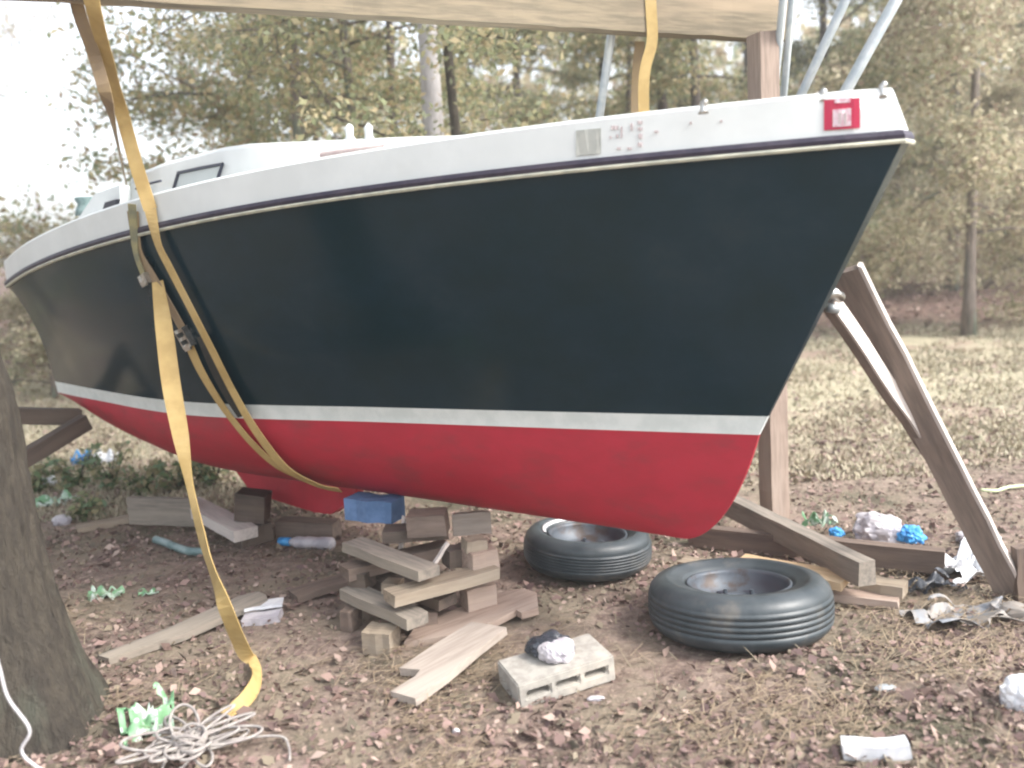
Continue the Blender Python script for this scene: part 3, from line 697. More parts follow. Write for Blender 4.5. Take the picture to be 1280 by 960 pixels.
for (x0, y0, z0, x1, y1, z1, lab) in ((500, 690, .2, 506, 646, .36, 'thin upright stick left in the top of the crib'), (539, 711, .26, 560, 678, .34, 'thin pale stick leaning on the right of the crib')):
    a = G(x0, y0, z0); b = P(x1, y1, a.y + .03); o = board('stick', a, b, .02, .012, M['wbright'], None); tag(o, lab, 'stick', WOODG)
# blue foam
a = P(440, 631, 3.95); b = P(497, 637, 3.85); o = board('foam_block', a, b, .12, .1, M['foam'], None, bev=.02, rough=.01)
tag(o, 'blue foam block wedged under the hull at the keel', 'foam block')
# stern crib left
loose('timber', 163, 638, .1, 246, 640, .12, .035, .16, M['wgrey'], 'wide grey board on edge under the stern')
loose('timber', 236, 630, .12, 308, 668, .1, .13, .06, M['wbright'], 'pale plank sloping down behind the hanging strap')
loose('timber', 296, 672, .06, 336, 662, .06, .1, .1, M['wdark'], 'dark block at the end of the pale sloping plank')
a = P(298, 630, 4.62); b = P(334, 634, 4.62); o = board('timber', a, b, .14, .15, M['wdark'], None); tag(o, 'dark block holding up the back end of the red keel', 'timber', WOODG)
a = P(350, 655, 4.7); b = P(420, 650, 4.6); a.z = b.z = .05; o = board('timber', a, b, .1, .1, M['wbrown'], None); tag(o, 'brown timber on the ground beneath the red keel', 'timber', WOODG)
# stern stand: dark timbers at far left
stand = empty('stern_stand', gpt(60, 590)); tag(stand, 'dark timber stand under the stern at the far left', 'stand')
board('rail', P(-60, 517, 4.7), P(100, 521, 5.1), .1, .09, M['wdark'], stand)
board('rail', P(-60, 528, 4.72), P(92, 524, 5.12), .1, .018, M['wbright'], stand)
board('brace', P(2, 590, 4.6), P(108, 527, 5.0), .07, .09, M['wdark'], stand)
zz = P(-50, 520, 4.75); board('post', Vector((zz.x, zz.y, -.05)), Vector((zz.x, zz.y, zz.z - .05)), .1, .1, M['wdark'], stand)
#'post', Vector((zz.x + .25, zz.y + .3, -.05)), Vector((zz.x + .1, zz.y + .2, zz.z - .05)), .1, .1, M['wdark'], stand)
rr = P(96, 521, 5.1)

# ------------------------------------------------------------------ tyres
def tyre(name, label, px, pyf, R, h, rim_r, tilt, ribs, whitewall=False):
    front = G(px, pyf); c = Vector((front.x * (1 + R / front.y), front.y + R * .97, gz(front.x, front.y + R)))
    e = empty(name, (c.x, c.y, c.z + .005), rot=tilt); tag(e, label, 'tyre', 'old tyres on the ground')
    def lathe(prof, seg=96, closed=True):
        v = []; f = []; k = len(prof)
        for i in range(seg):
            a = 2 * PI * i / seg
            for r, z in prof: v.append((r * math.cos(a), r * math.sin(a), z))
        for i in range(seg):
            j = (i + 1) % seg
            for q in range(k if closed else k - 1): f.append((i * k + q, j * k + q, j * k + (q + 1) % k, i * k + (q + 1) % k))
        return v, f
    prof = [(rim_r, .03), (rim_r + .01, .012), (R * .78, .0), (R * .9, .012), (R * .965, .035)]
    n = ribs; gd = .009 if whitewall else .003
    z0, z1 = .05, h - .05
    for i in range(n):
        a = z0 + (z1 - z0) * i / n; b = z0 + (z1 - z0) * (i + 1) / n; g = .006
        bul = lambda z: R - .012 * ((z - h / 2) / (h / 2)) ** 2 * 1.5
        prof += [(bul(a), a), (bul(b), b - g), (bul(b) - gd, b - g * .9), (bul(b) - gd, b)]
    prof += [(R * .965, h - .035), (R * .9, h - .012), (R * .8, h), (R * .74, h - .004), (R * .735, h - .007), (rim_r + .02, h - .014), (rim_r + .004, h - .03), (rim_r - .006, h - .05), (rim_r - .006, .05)]
    v, f = lathe(prof); mesh('rubber_tyre', v, f, M['rubber'], e, True)
    rp = [(rim_r + .001, h - .026), (rim_r - .008, h - .024), (rim_r - .014, h - .04), (rim_r - .02, h - .075), (rim_r - .05, h - .09), (rim_r - .06, h - .11), (rim_r * .55, h - .1), (rim_r * .45, h - .09), (rim_r * .33, h - .095), (rim_r * .3, h - .13), (rim_r * .3, .05), (rim_r - .02, .05), (rim_r - .008, .03)]
    v, f = lathe(rp); ri = mesh('rim', v, f, M['rim'], e, True)
    for k in range(5):
        a = 2 * PI * k / 5 + .4; x, y = rim_r * .43 * math.cos(a), rim_r * .43 * math.sin(a)
        v, f = tube_vf([Vector((x, y, h - .1)), Vector((x, y, h - .075))], [.009, .008], 6); mesh('lug_nut', v, f, M['rim'], ri)
    for k in range(8):
        a = 2 * PI * k / 8; x, y = rim_r * .66 * math.cos(a), rim_r * .66 * math.sin(a)
        v, f = tube_vf([Vector((x, y, h - .1025)), Vector((x, y, h - .0985))], [.017, .017], 12); mesh('vent_hole', v, f, M['dark'], ri)
    if whitewall:
        v, f = lathe([(rim_r + .012, h - .012), (rim_r + .026, h - .005), (rim_r + .026, h - .014), (rim_r + .012, h - .022)])
        seg = 96; keep = [q for i, q in enumerate(f) if 26 <= (i // 4) <= 50]
        mesh('whitewall_ring', v, keep, M['whitewall'], e, True)
tyre('truck_tyre', 'larger black tyre with rusty rim lying flat in the right foreground', 925, 836, .35, .21, .2, (math.radians(-6), math.radians(2), .3), 5)
tyre('car_tyre', 'smaller ribbed tyre with white ring lying partly under the bow', 735, 738, .3, .18, .185, (math.radians(-1.5), math.radians(3), 0), 6, True)

# ------------------------------------------------------------------ cinder block
def cinder():
    A = G(650, 884, 0); B = G(760, 856, 0); d = (B - A); d.z = 0; d.normalize(); nrm = Vector((-d.y, d.x, 0)); L = .36; D = .19; Hh = .095
    c = A + d * L / 2 + nrm * D / 2; c.z = gz(c.x, c.y)
    o = None; bm = bmesh.new()
    # long face with three openings that run through the depth
    xs = [-L / 2]; w = L / 3 ; holes = []
    for k in range(3):
        x0 = -L / 2 + .03 + k * (L - .06 + .022) / 3; x1 = x0 + (L - .06) / 3 - .022 + .0073; holes.append((x0, x1))
    xs = sorted(set([-L / 2, L / 2] + [q for h_ in holes for q in h_])); zs = [0, .036, Hh - .033, Hh]
    grid = {}
    for yi, y in enumerate((-D / 2, D / 2)):
        for i, x in enumerate(xs):
            for j, z in enumerate(zs): grid[(yi, i, j)] = bm.verts.new((x, y, z))
    nx = len(xs) - 1
    ishole = lambda i, j: j == 1 and any(abs(xs[i] - a) < 1e-6 for a, b in holes)
    for i in range(nx):
        for j in range(3):
            if ishole(i, j):
                bm.faces.new([grid[(1, *p)] for p in ((i, j), (i + 1, j), (i + 1, j + 1), (i, j + 1))])
                for (p, q) in (((i, j), (i + 1, j)), ((i + 1, j), (i + 1, j + 1)), ((i + 1, j + 1), (i, j + 1)), ((i, j + 1), (i, j))):
                    bm.faces.new((grid[(0, *p)], grid[(1, *p)], grid[(1, *q)], grid[(0, *q)]))
            else:
                for yi in (0, 1): bm.faces.new([grid[(yi, *p)] for p in ((i, j), (i + 1, j), (i + 1, j + 1), (i, j + 1))])
    for i in range(nx):
        for j in (0, 3): bm.faces.new((grid[(0, i, j)], grid[(0, i + 1, j)], grid[(1, i + 1, j)], grid[(1, i, j)]))
    for j in range(3):
        for i in (0, nx): bm.faces.new((grid[(0, i, j)], grid[(0, i, j + 1)], grid[(1, i, j + 1)], grid[(1, i, j)]))
    bmesh.ops.recalc_face_normals(bm, faces=bm.faces)
    bmesh.ops.bevel(bm, geom=[e for e in bm.edges if e.calc_face_angle(0) > .8], offset=.005, segments=2, affect='EDGES')
    o = from_bm('cinder_block', bm, M['concrete']); o.location = c; o.rotation_euler = (math.radians(2), math.radians(-4), math.atan2(d.y, d.x))
    tag(o, 'grey concrete block with three openings lying in the foreground', 'cinder block'); return c
cb = cinder()

# ------------------------------------------------------------------ litter of bags, wrappers and rope
def lump(name, c, sx, sy, sz, m, label, cat, amp=.35, freq=14, sub=4, seed=0, group=None, rz=0):
    bm = bmesh.new(); bmesh.ops.create_icosphere(bm, subdivisions=sub, radius=1)
    for q in bm.verts:
        p = q.co.copy(); w = Vector((p.x * sx, p.y * sy, p.z * sz)) * freq + Vector((seed * 7.3, seed * 3.1, 0))
        r = 1 + amp * (noise.turbulence(w, 4, True) - .55); q.co = Vector((p.x * sx * r, p.y * sy * r, max(p.z, -.5) * sz * r))
    o = from_bm(name, bm, m); o.location = Vector(c) + Vector((0, 0, sz * .45)); o.rotation_euler = (0, 0, rz)
    tag(o, label, cat, group); return o
def sheet(name, c, w, d, m, label, cat, amp=.03, freq=12, seed=0, rz=0, group=None, n=22, tilt=0):
    """crumpled plastic sheet with facets and a ragged outline"""
    v = []; f = []
    for j in range(n + 1):
        for i in range(n + 1):
            x = (i / n - .5) * w; y = (j / n - .5) * d
            rx = x + .18 * w * noise.noise(Vector((x * 9 + seed, y * 9, 1))); ry = y + .22 * d * noise.noise(Vector((x * 9, y * 9 + seed, 5)))
            cell = noise.cell_vector(Vector((x * freq + seed, y * freq, 0)))
            z = amp * (abs(noise.noise(Vector((x * freq + seed, y * freq, 2)))) * 1.6 + .35 * noise.noise(Vector((x * freq * 2.3, y * freq * 2.3, seed))))
            v.append((rx, ry, max(z, 0) + .003 + tilt * y))
    for j in range(n):
        for i in range(n):
            q = noise.noise(Vector(((i / n - .5) * 5 + seed * 2, (j / n - .5) * 5, 9)))
            edge = max(abs(i / n - .5), abs(j / n - .5)) * 2
            if edge > .55 and q < -.12: continue
            a = j * (n + 1) + i; f.append((a, a + 1, a + n + 2, a + n + 1))
    o = mesh(name, v, f, m); o.location = c; o.rotation_euler = (0, 0, rz); tag(o, label, cat, group)
    md = o.modifiers.new('thickness', 'SOLIDIFY'); md.thickness = .0015
    return o
TR = 'scraps of rubbish on the ground'
# wrappers
sheet('plastic_wrapper', gpt(188, 915, .005), .17, .13, M['plastic_green'], 'crumpled green and white wrapper above the rope heap', 'wrapper', .07, 15, 3, .5, TR, tilt=.5)
sheet('plastic_wrapper', gpt(130, 749), .15, .09, M['plastic_green'], 'small green and white wrapper right of the tree', 'wrapper', .04, 22, 5, .1, TR)
sheet('plastic_wrapper', gpt(185, 743), .09, .04, M['plastic_green'], 'sliver of green wrapper beside the small wrapper', 'wrapper', .03, 25, 8, .3, TR)
sheet('plastic_wrapper', gpt(60, 632), .3, .15, M['plastic_green'], 'green wrapper among the weeds left of the stern', 'wrapper', .06, 15, 2, .2, TR)
lump('plastic_bag', gpt(78, 655), .06, .04, .04, M['plastic_dim'], 'small dull white bag behind the tree trunk', 'bag', seed=2, group=TR)
lump('plastic_bag', gpt(62, 606), .05, .05, .05, M['plastic_white'], 'small white bag in the weeds beside the tree', 'bag', seed=4, group=TR)
sheet('plastic_wrapper', gpt(104, 585), .16, .15, M['plastic_blue'], 'blue wrapper in the weeds under the stern', 'wrapper', .1, 15, 6, .4, TR)
sheet('plastic_wrapper', gpt(132, 582), .2, .12, M['plastic_white'], 'white wrapper next to the blue one under the stern', 'wrapper', .1, 15, 7, .1, TR)
lump('plastic_bag', gpt(1098, 684, .03), .13, .09, .09, M['plastic_dim'], 'bulging translucent white bag behind the brown timber', 'bag', .5, 9, seed=1, group=TR)
lump('plastic_bag', gpt(1138, 690, .05), .06, .05, .05, M['plastic_blue'], 'bright blue bag beside the bulging white bag', 'bag', .7, 20, seed=5, group=TR)
lump('plastic_bag', gpt(1045, 683, .05), .04, .03, .03, M['plastic_blue'], 'small blue scrap left of the bulging white bag', 'bag', .7, 20, seed=6, group=TR)
sheet('plastic_wrapper', gpt(1024, 668, .05), .17, .1, M['plastic_green'], 'green and white wrapper right of the gantry post', 'wrapper', .08, 16, 9, -.3, TR)
sheet('plastic_sheet', gpt(1215, 715, .0), .34, .32, M['plastic_white'], 'white plastic sheeting left of the prop foot', 'sheeting', .09, 9, 3, .2, TR)
lump('plastic_bag', gpt(1222, 680), .1, .07, .05, M['plastic_dim'], 'dull white bag behind the white sheeting', 'bag', .6, 12, seed=9, group=TR)
sheet('plastic_sheet', gpt(1165, 738, .005), .22, .14, M['blackbag'], 'black plastic sheet at the end of the brown timber', 'sheeting', .07, 9, 4, 0, TR)
sheet('tarpaulin', gpt(1212, 775, .0), .45, .2, M['greytarp'], 'grey tarpaulin half buried in leaves at the right edge', 'tarpaulin', .06, 7, 5, .1, TR)
lump('plastic_bag', gpt(1275, 897), .065, .05, .07, M['plastic_white'], 'bright white bag at the right edge of the foreground', 'bag', .4, 16, seed=11, group=TR)
tag(board('foam_piece', gpt(1052, 953, .02), gpt(1134, 953, .02), .05, .045, M['plastic_white'], None, bev=.005, rough=.006), 'white foam piece at the bottom edge', 'foam piece')
lump('paper_scrap', gpt(570, 918), .012, .01, .01, M['plastic_white'], 'tiny white scrap at the bottom centre', 'scrap', seed=12, group=TR)
lump('paper_scrap', gpt(1107, 871), .035, .02, .012, M['galv'], 'pale blue grey scrap on the leaves at the lower right', 'scrap', seed=13, group=TR)
lump('paper_scrap', gpt(745, 875), .03, .015, .01, M['plastic_dim'], 'small pale scrap right of the concrete block', 'scrap', seed=14, group=TR)
lump('plastic_bag', cb + Vector((-.02, .03, .1)), .095, .055, .05, M['blackbag'], 'dark crumpled bag on the concrete block', 'bag', .6, 12, seed=15, group=TR)
lump('plastic_bag', cb + Vector((.0, -.015, .1)), .062, .05, .045, M['plastic_dim'], 'pale crumpled bag on top of the concrete block', 'bag', .5, 14, seed=16, group=TR)
# stacked white books / trays
e = empty('white_tray', gpt(330, 781)); tag(e, 'pair of thin white trays beside the long grey plank', 'tray')
board('tray', gpt(306, 779, .015), gpt(352, 776, .015), .09, .03, M['plastic_dim'], e, bev=.006); board('tray', gpt(308, 772, .042), gpt(355, 768, .042), .08, .012, M['plastic_white'], e, bev=.004)
# bottle
bt = empty('plastic_bottle', gpt(385, 690)); tag(bt, 'clear plastic bottle with a blue cap lying under the keel', 'bottle')
a = gpt(418, 688, .03); b = gpt(362, 684, .03); d = (b - a)
v, f = tube_vf([a, a + d * .05, a + d * .3, a + d * .34, a + d * .6, a + d * .64, a + d * .82, a + d * 1.0], [.02, .034, .034, .03, .034, .03, .032, .012], 14); o = mesh('bottle_body', v, f, M['plastic_dim'], None, True); adopt(o, bt)
v, f = tube_vf([a + d * .98, a + d * 1.22], [.022, .022], 12); o = mesh('bottle_cap', v, f, M['plastic_blue'], None, True); adopt(o, bt)
# bent pipe
o = tube('bent_hose', smooth_path([gpt(195, 680, .03), gpt(206, 683, .03), (gpt(222, 691, .03)), gpt(240, 696, .03), gpt(262, 695, .03)], 6), .022, M['teal'], None, 10); tag(o, 'short bent grey green hose under the stern boards', 'hose')
# cords
o = tube('thin_rope', smooth_path([P(-30, 740, 2.2), P(-2, 830, 2.2), P(10, 872, 2.2), P(37, 912, 2.2), P(27, 938, 2.2), P(45, 958, 2.2), P(90, 985, 2.2), P(120, 1030, 2.2)], 8), .0042, M['cord'], None, 8); tag(o, 'thin white cord running down past the tree trunk', 'cord')
o = tube('thin_rope', smooth_path([gpt(1226, 618, .02), gpt(1245, 618, .02), gpt(1262, 612, .02), gpt(1300, 608, .02)], 6), .01, M['limecord'], None, 8); tag(o, 'pale green cord on the ground behind the prop', 'cord')
# rope heap
rr_ = random.Random(5); v = []; f = []
def addt(path, r, seg=6):
    a, b = tube_vf(path, r, seg); k = len(v); v.extend(a); f.extend([tuple(i + k for i in q) for q in b])
rc = gpt(240, 948, 0)
for k in range(22):
    ang = k * 2.4 + rr_.uniform(-.3, .3); L = rr_.uniform(.11, .25); wd = rr_.uniform(.02, .055); z = .012 + .03 * rr_.random()
    d = Vector((math.cos(ang), math.sin(ang) * .75, 0)); s_ = Vector((-d.y, d.x, 0)); pts = []; bend = rr_.uniform(-.05, .05)
    for i in range(17):
        t = i / 16 * 2 * PI; r1 = L * (1 - math.cos(t)) / 2
        pts.append(rc + d * r1 + s_ * (wd * math.sin(t) + bend * (r1 / L) ** 2) + Vector((0, 0, z + .035 * math.sin(t / 2) ** 2 * (k % 3) / 2 + .012)))
    addt(smooth_path(pts, 3), .0048)
for k in range(7):
    pts = []; ph = rr_.uniform(0, 6)
    for i in range(13):
        t = i / 12 * 2 * PI; pts.append(rc + Vector((.05 * math.cos(t + ph), .035 * math.sin(t + ph), .035 + .006 * k + .015 * math.sin(2 * t + k))))
    addt(smooth_path(pts, 3), .0048)
pts = [rc + Vector((.03, .0, .03)), rc + Vector((.14, .03, .03)), rc + Vector((.26, .05, .02)), rc + Vector((.3, .0, .012)), rc + Vector((.32, -.07, .01))]
addt(smooth_path(pts, 6), .0045)
o = mesh('rope_heap', v, f, M['rope'], None, True); tag(o, 'tangled heap of off-white rope at the bottom left', 'rope')

# ------------------------------------------------------------------ weeds under the stern
WG = 'weeds under the stern'
def weed(px, py, h, label, n=220):
    c = gpt(px, py); e = empty('weed', c); tag(e, label, 'weed', WG)
    rs = random.Random(px); v = []; f = []; cen = []
    for k in range(9):
        a = rs.uniform(0, 2 * PI); tip = Vector((math.cos(a) * h * .6, math.sin(a) * h * .5, h * rs.uniform(.6, 1.1))); mid = tip * .5 + Vector((0, 0, h * .12))
        p = [Vector((0, 0, -.01)), mid, tip]; a_, b_ = tube_vf(p, [.005, .004, .002], 5); q = len(v); v += a_; f += [tuple(i + q for i in x) for x in b_]
        for i in range(n // 9):
            t = rs.uniform(.15, 1); cp = tip * t + Vector((rs.gauss(0, .03), rs.gauss(0, .03), rs.gauss(0, .03))); cp.z = max(cp.z, .01); cen.append(tuple(cp))
    mesh('stem', v, f, M['barkdark'], e); quads('foliage', np.array(cen), rng.uniform(.03, .08, len(cen)), M['weed'], .4, .5, parent=e)
for i, (x, y, h, lab) in enumerate([(45, 615, .22, 'leafy weed nearest the tree trunk'), (95, 610, .26, 'weed in front of the blue wrapper'), (140, 612, .28, 'bushy weed right of the white wrapper'), (185, 618, .2, 'low weed above the grey board on edge'), (225, 612, .22, 'weed left of the hanging strap'), (268, 608, .3, 'dark tall weed right of the hanging strap next to the keel'), (20, 500, .3, 'weed seen beyond the stern stand'), (110, 648, .12, 'small weed at the front of the patch')]):
    weed(x, y, h, lab)

# ------------------------------------------------------------------ trees
def limb_path(a, d, L, droop, rs, n=6):
    pts = [Vector(a)]; d = d.normalized()
    for i in range(n):
        d = (d + Vector((rs.gauss(0, .13), rs.gauss(0, .13), rs.gauss(0, .08) - droop))).normalized(); pts.append(pts[-1] + d * L / n)
    return pts
def tree(x, y, r, h, cb, cr, nleaf, lsize, leaf, bark, label, seed, lean=(0, 0), droop=.05, limbs=16, group='trees behind the boat', name='tree', flat=.15, spread=.15, gap=.3):
    rs = random.Random(seed); z0 = gz(x, min(y, 60)); e = empty(name, (x, y, z0)); tag(e, label, 'tree', group)
    v = []; f = []
    def add(p, rad, seg=7):
        a, b = tube_vf(p, rad, seg); q = len(v); v.extend(a); f.extend([tuple(i + q for i in t) for t in b])
    n = 12; tr = []
    for i in range(n + 1):
        t = i / n; tr.append(Vector((lean[0] * t + .05 * math.sin(t * 5 + seed) * r * 6, lean[1] * t + .04 * math.cos(t * 4 + seed) * r * 6, -.1 + t * h)))
    add(tr, [r * (1 + .5 * math.exp(-i * 1.5)) * (1 - .85 * i / n) + .01 for i in range(n + 1)], 12)
    tips = []
    for k in range(limbs):
        t = cb + (1 - cb) * (k + rs.random()) / limbs; i = min(int(t * n), n - 1); base = tr[i].lerp(tr[i + 1], t * n - i)
        a = rs.uniform(0, 2 * PI); L = cr * (1 - .55 * (t - cb) / (1 - cb)) * rs.uniform(.6, 1.15)
        p = limb_path(base, Vector((math.cos(a), math.sin(a), rs.uniform(.0, .5))), L, droop, rs)
        rl = r * .3 * (1 - t * .6); add(p, [rl * (1 - .8 * q / 6) + .004 for q in range(7)], 6)
        tips += [(p[q], .3 + .1 * q) for q in range(2, 7)]
        for q in range(2, 7):
            for _ in range(3):
                p2 = limb_path(p[q], Vector((rs.gauss(0, 1), rs.gauss(0, 1), rs.uniform(-.4, .4))), L * rs.uniform(.2, .4), droop, rs, 3)
                add(p2, [rl * .35, rl * .25, rl * .15, .003], 4); tips += [(w, 1) for w in p2[1:]]
    mesh('trunk', v, f, bark, e, True)
    T = np.array([tuple(a) for a, w in tips]); Wt = np.array([w for a, w in tips]); 
    if gap: Wt = Wt * np.array([1 if noise.noise(Vector((p[0] + x, p[1], p[2])) * 1.3) > gap - .5 else .05 for p in T])
    idx = rng.choice(len(T), nleaf, p=Wt / Wt.sum()); cen = T[idx] + rng.normal(size=(nleaf, 3)) * np.array([spread, spread, spread * .6])
    quads('crown', cen, rng.uniform(.6, 1.4, nleaf) * lsize, leaf, flat, .55, parent=e)
    return e
def tx(px, Y, py=330): p = P(px, py, Y); return p.x
BG = [  # px, Y, r, h, crown base, crown radius, leaves, leaf size, leaf mat, bark, label, extra
 (557, 7.3, .105, 7.5, .5, 1.8, 5000, .07, 'leafolive', 'barkpale', 'thick pale grey trunk standing above the middle of the deck', {}),
 (594, 7.1, .045, 6.0, .33, 1.4, 4500, .06, 'leafolive', 'nearbark', 'slim dark forked tree just right of the pale trunk', {'limbs': 9}),
 (500, 10.5, 0.063, 7.0, .2, 2.4, 17100, 0.068, 'leafolive', 'barkdark', 'leafy olive tree left of the pale trunk', {}),
 (400, 11, 0.070, 7.0, .16, 2.5, 19000, 0.072, 'leafautumn', 'barkdark', 'yellowing tree above the cabin roof', {}),
 (330, 12, 0.070, 7.5, .14, 2.6, 19000, 0.072, 'leafautumn', 'bark', 'yellow and tan tree left of the yellowing tree', {}),
 (835, 12, 0.084, 8, .28, 2.3, 13300, 0.072, 'leafolive', 'barkdark', 'dark straight trunk left of the gantry post', {}),
 (884, 12.6, 0.084, 8, .26, 2.3, 15200, 0.072, 'leafolive', 'barkdark', 'dark straight trunk nearest the gantry post', {}),
 (760, 14, 0.063, 8, .12, 2.6, 15200, 0.080, 'leafautumn', 'barkdark', 'autumn tree behind the leaning pipe', {'gap': .5}),
 (1040, 15, 0.091, 8.5, .1, 3.0, 28500, 0.072, 'leafolive', 'barkdark', 'dense olive tree behind the slanting pipes', {}),
 (1190, 15.5, 0.084, 8.5, .05, 3.0, 32300, 0.068, 'leafpale', 'bark', 'cedar with pale drooping boughs right of the bow', {'droop': .16}),
 (1330, 14.5, 0.091, 8.5, .05, 3.2, 30400, 0.068, 'leafpale', 'bark', 'cedar at the right edge with pale low boughs', {'droop': .16}),
 (1120, 18.5, 0.091, 9, .08, 3.2, 22800, 0.088, 'leafolive', 'barkdark', 'taller dark tree behind the two cedars', {}),
 (660, 17, 0.084, 9, .1, 2.8, 17100, 0.088, 'leafolive', 'barkdark', 'far tree right of the forked tree', {}),
 (375, 8.6, .06, 7, .3, 1.9, 14000, .06, 'leafautumn', 'bark', 'nearest yellow green tree close behind the cabin roof', {'spread': .2}),
 (470, 8.2, .05, 6.5, .34, 1.9, 14000, .06, 'leafolive', 'bark', 'nearest olive tree reaching under the beam left of the pale trunk', {'spread': .2}),
 (940, 18, 0.091, 9, .08, 3.4, 22800, 0.088, 'leafdark', 'barkdark', 'far dark tree behind the gantry post', {}),
 (1270, 19, 0.091, 9, .06, 3.4, 22800, 0.096, 'leafdark', 'barkdark', 'far dark tree between the cedars', {}),
 (400, 16, .06, 8.5, .05, 3.2, 22000, .075, 'leafautumn', 'bark', 'low branching autumn tree behind the cabin', {}),
 (580, 14, .06, 8.5, .08, 3.2, 20000, .075, 'leafolive', 'bark', 'broad olive tree filling the gap behind the pale trunk', {}),
 (1215, 10.5, .06, 6.5, .16, 2.4, 26000, .07, 'leafpale', 'bark', 'nearest pale cedar with drooping boughs right of the bow', {'droop': .24, 'spread': .16}),
 (780, 13, .05, 6, .04, 2.4, 12000, .07, 'leafolive', 'bark', 'low olive tree behind the foredeck', {}),
 (60, 22, 0.021, 9, .5, 2.6, 1100, .1, 'leafpale', 'barkpale', 'sparse pale tree in the bright gap at the top left', {}),
]
for i, (px, Y, r, h, cb_, cr, nl, ls, lm, bk, lab, ex) in enumerate(BG):
    tree(tx(px, Y), Y, r, h, cb_, cr, nl, ls, M[lm], M[bk], lab, 11 + i * 3, lean=(random.uniform(-.3, .3), 0), **ex)
for i, (X_, Y_) in enumerate([(-8.2, 8.8), (-10.5, 11.5), (-8.8, 5.6)]):  # out of view, added to darken what the stern reflects
    tree(X_, Y_, .12, 7.5, .05, 2.6, 9000, .12, M['leafdark'], M['barkdark'], ['dark leafy tree out beyond the stern', 'dark tree farther off past the stern', 'dark leafy tree well left of the near trunk'][i], 90 + i, gap=0)
tree(-5.0, 9.6, .03, 1.7, .02, .8, 3500, .06, M['leafpale'], M['bark'], 'low pale bush just beyond the stern', 201, limbs=12, group='bushes past the stern', name='bush')
tree(-7.2, 13.5, .03, 2.0, .02, 1.2, 4500, .07, M['leafpale'], M['bark'], 'wider pale bush farther out past the stern', 202, limbs=12, group='bushes past the stern', name='bush')
# undergrowth at the edge of the woods
X = rng.uniform(-7, 22, 46000); Y = rng.uniform(19, 27, len(X)); env = np.array([1.6 + 1.4 * fbm(a, b, .25) for a, b in zip(X, Y)])
k = (X > -5 + rng.normal(size=len(X))); X, Y, env = X[k], Y[k], env[k]; GZ = np.array([gz(a, b) for a, b in zip(X, Y)])
Z = rng.uniform(0, 1, len(X)) ** .8 * np.clip(env, .5, 5) * (1 + .25 * (Y - 19)) + .1 + GZ
tag(quads('undergrowth', np.c_[X, Y, Z], rng.uniform(.1, .26, len(X)), M['leafpale'], .1, .6), 'dense undergrowth filling the edge of the woods', 'undergrowth', kind='stuff')
X = rng.uniform(-40, 50, 26000); Y = rng.uniform(34, 44, len(X)); Z = rng.uniform(0, 1, len(X)) * (4 + 6 * (X > -6)) + 2 * np.sin(X * .4) + 1.4
k = (Z > 0) & (X > -9); tag(quads('distant_woods', np.c_[X[k], Y[k], Z[k]], rng.uniform(.3, .8, k.sum()), M['leafautumn'], .1, .6), 'far hazy mass of trees across the clearing', 'woods', kind='stuff')

# near tree at the left
def near_tree():
    b = gpt(8, 905); e = empty('near_tree', (b.x, b.y, 0)); tag(e, 'rough barked leaning tree trunk at the left edge in the foreground', 'tree')
    cps = [(G(25, 930), .22), (P(0, 760, b.y + .02), .175), (P(-33, 600, b.y + .05), .16), (P(-60, 470, b.y + .05), .15), (P(-150, 240, b.y + .08), .135), (P(-300, 0, b.y + .1), .12), (P(-460, -500, b.y + .15), .1), (P(-520, -900, b.y + .2), .06)]
    NS_ = 18
    path = smooth_path([Vector((cps[0][0].x - .02, cps[0][0].y + .1, -.12))] + [c[0] for c in cps[1:]], 18)
    ra = [q.x for q in smooth_path([Vector((.26, 0, 0))] + [Vector((c[1], 0, 0)) for c in cps[1:]], 18)]
    v, f = tube_vf(path, ra, 96)
    out = []
    for i, p in enumerate(v):
        ring = i // 96; c = path[ring]; d = (p - c); a = (i % 96) / 96 * 2 * PI
        k = .95 + .12 * noise.turbulence(Vector((math.cos(a) * 6, math.sin(a) * 6, c.z * 3.2)), 5, True)
        if ring < 24: k *= 1 + .25 * (1 - ring / 24) ** 2 * max(0, math.sin(a * 4 + 1)) 
        out.append(c + d * k)
    o = mesh('trunk', out, f, M['nearbark'], None, True); adopt(o, e)
    top = path[-1]; rs = random.Random(3); cen = []; vv = []; ff = []
    for k in range(12):
        p = limb_path(path[-1 - (k % 12) * 2], Vector((rs.gauss(0, 1), rs.gauss(.3, 1), rs.uniform(.1, .7))), rs.uniform(.8, 1.5), .02, rs)
        a_, b_ = tube_vf(p, [.035, .03, .025, .02, .015, .01, .005], 6); q = len(vv); vv += a_; ff += [tuple(i + q for i in t) for t in b_]
        for q_ in p[2:]:
            for _ in range(45): cen.append(tuple(q_ + Vector((rs.gauss(0, .2), rs.gauss(0, .2), rs.gauss(0, .15)))))
    o = mesh('limbs', vv, ff, M['bark'], None, True); adopt(o, e)
    o = quads('crown', np.array(cen), rng.uniform(.05, .1, len(cen)), M['leafautumn'], .2, .55); adopt(o, e)
near_tree()

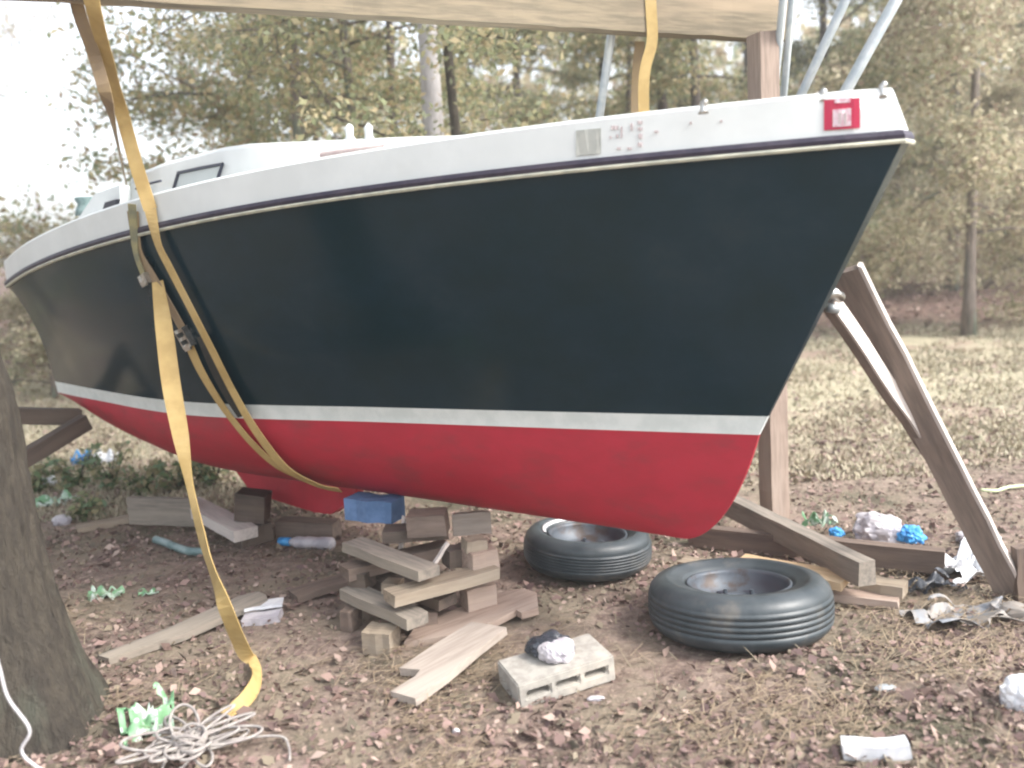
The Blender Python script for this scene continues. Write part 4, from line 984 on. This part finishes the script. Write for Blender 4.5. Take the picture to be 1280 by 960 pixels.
hz = bmesh.new(); bmesh.ops.create_cube(hz, size=1)  # haze volume added to wash out and lighten the background
for q in hz.verts: q.co = Vector((q.co.x * 260, q.co.y * 200 + 30, (q.co.z + .5) * 21 - 3))
hm = bpy.data.materials.new('haze'); hm.use_nodes = True; hn = hm.node_tree
for n_ in list(hn.nodes):
    if n_.type == 'BSDF_PRINCIPLED': hn.nodes.remove(n_)
pv = hn.nodes.new('ShaderNodeVolumePrincipled'); pv.inputs['Color'].default_value = (.95, .97, .96, 1); pv.inputs['Density'].default_value = .005; pv.inputs['Anisotropy'].default_value = .2
hn.links.new(pv.outputs[0], hn.nodes['Material Output'].inputs['Volume'])
hzo = from_bm('haze', hz, hm); hzo['kind'] = 'stuff'; hzo['label'] = 'pale bright haze in front of the woods'; hzo['category'] = 'haze'
# ------------------------------------------------------------------ light
w = bpy.data.worlds.new('World'); S.world = w; w.use_nodes = True; N = w.node_tree.nodes; L = w.node_tree.links
sky = N.new('ShaderNodeTexSky'); sky.sky_type = 'NISHITA'; sky.sun_disc = False
SE, SA = math.radians(45), math.radians(112)     # elevation, azimuth clockwise from +Y
sky.sun_elevation = SE; sky.sun_rotation = SA; sky.air_density = 1.0; sky.dust_density = 3.0; sky.ozone_density = 1.0
hs = N.new('ShaderNodeHueSaturation'); hs.inputs['Saturation'].default_value = .35
L.new(sky.outputs[0], hs.inputs['Color']); L.new(hs.outputs[0], N['Background'].inputs['Color']); N['Background'].inputs['Strength'].default_value = .15
sun = bpy.data.lights.new('sun', 'SUN'); sun.energy = 1.3; sun.angle = math.radians(14); sun.color = (1, .95, .88)
so = bpy.data.objects.new('sun', sun); C.objects.link(so)
dv = Vector((math.sin(SA) * math.cos(SE), math.cos(SA) * math.cos(SE), math.sin(SE)))
so.rotation_euler = dv.to_track_quat('Z', 'Y').to_euler(); so.location = (4, 0, 8)
S.view_settings.view_transform = 'Standard'; S.view_settings.look = 'None'; S.view_settings.exposure = 1.7; S.view_settings.gamma = 1
S.cycles.filter_width = 2.2
S.cycles.max_bounces = 5; S.cycles.diffuse_bounces = 3; S.cycles.volume_bounces = 0; S.cycles.use_denoising = True
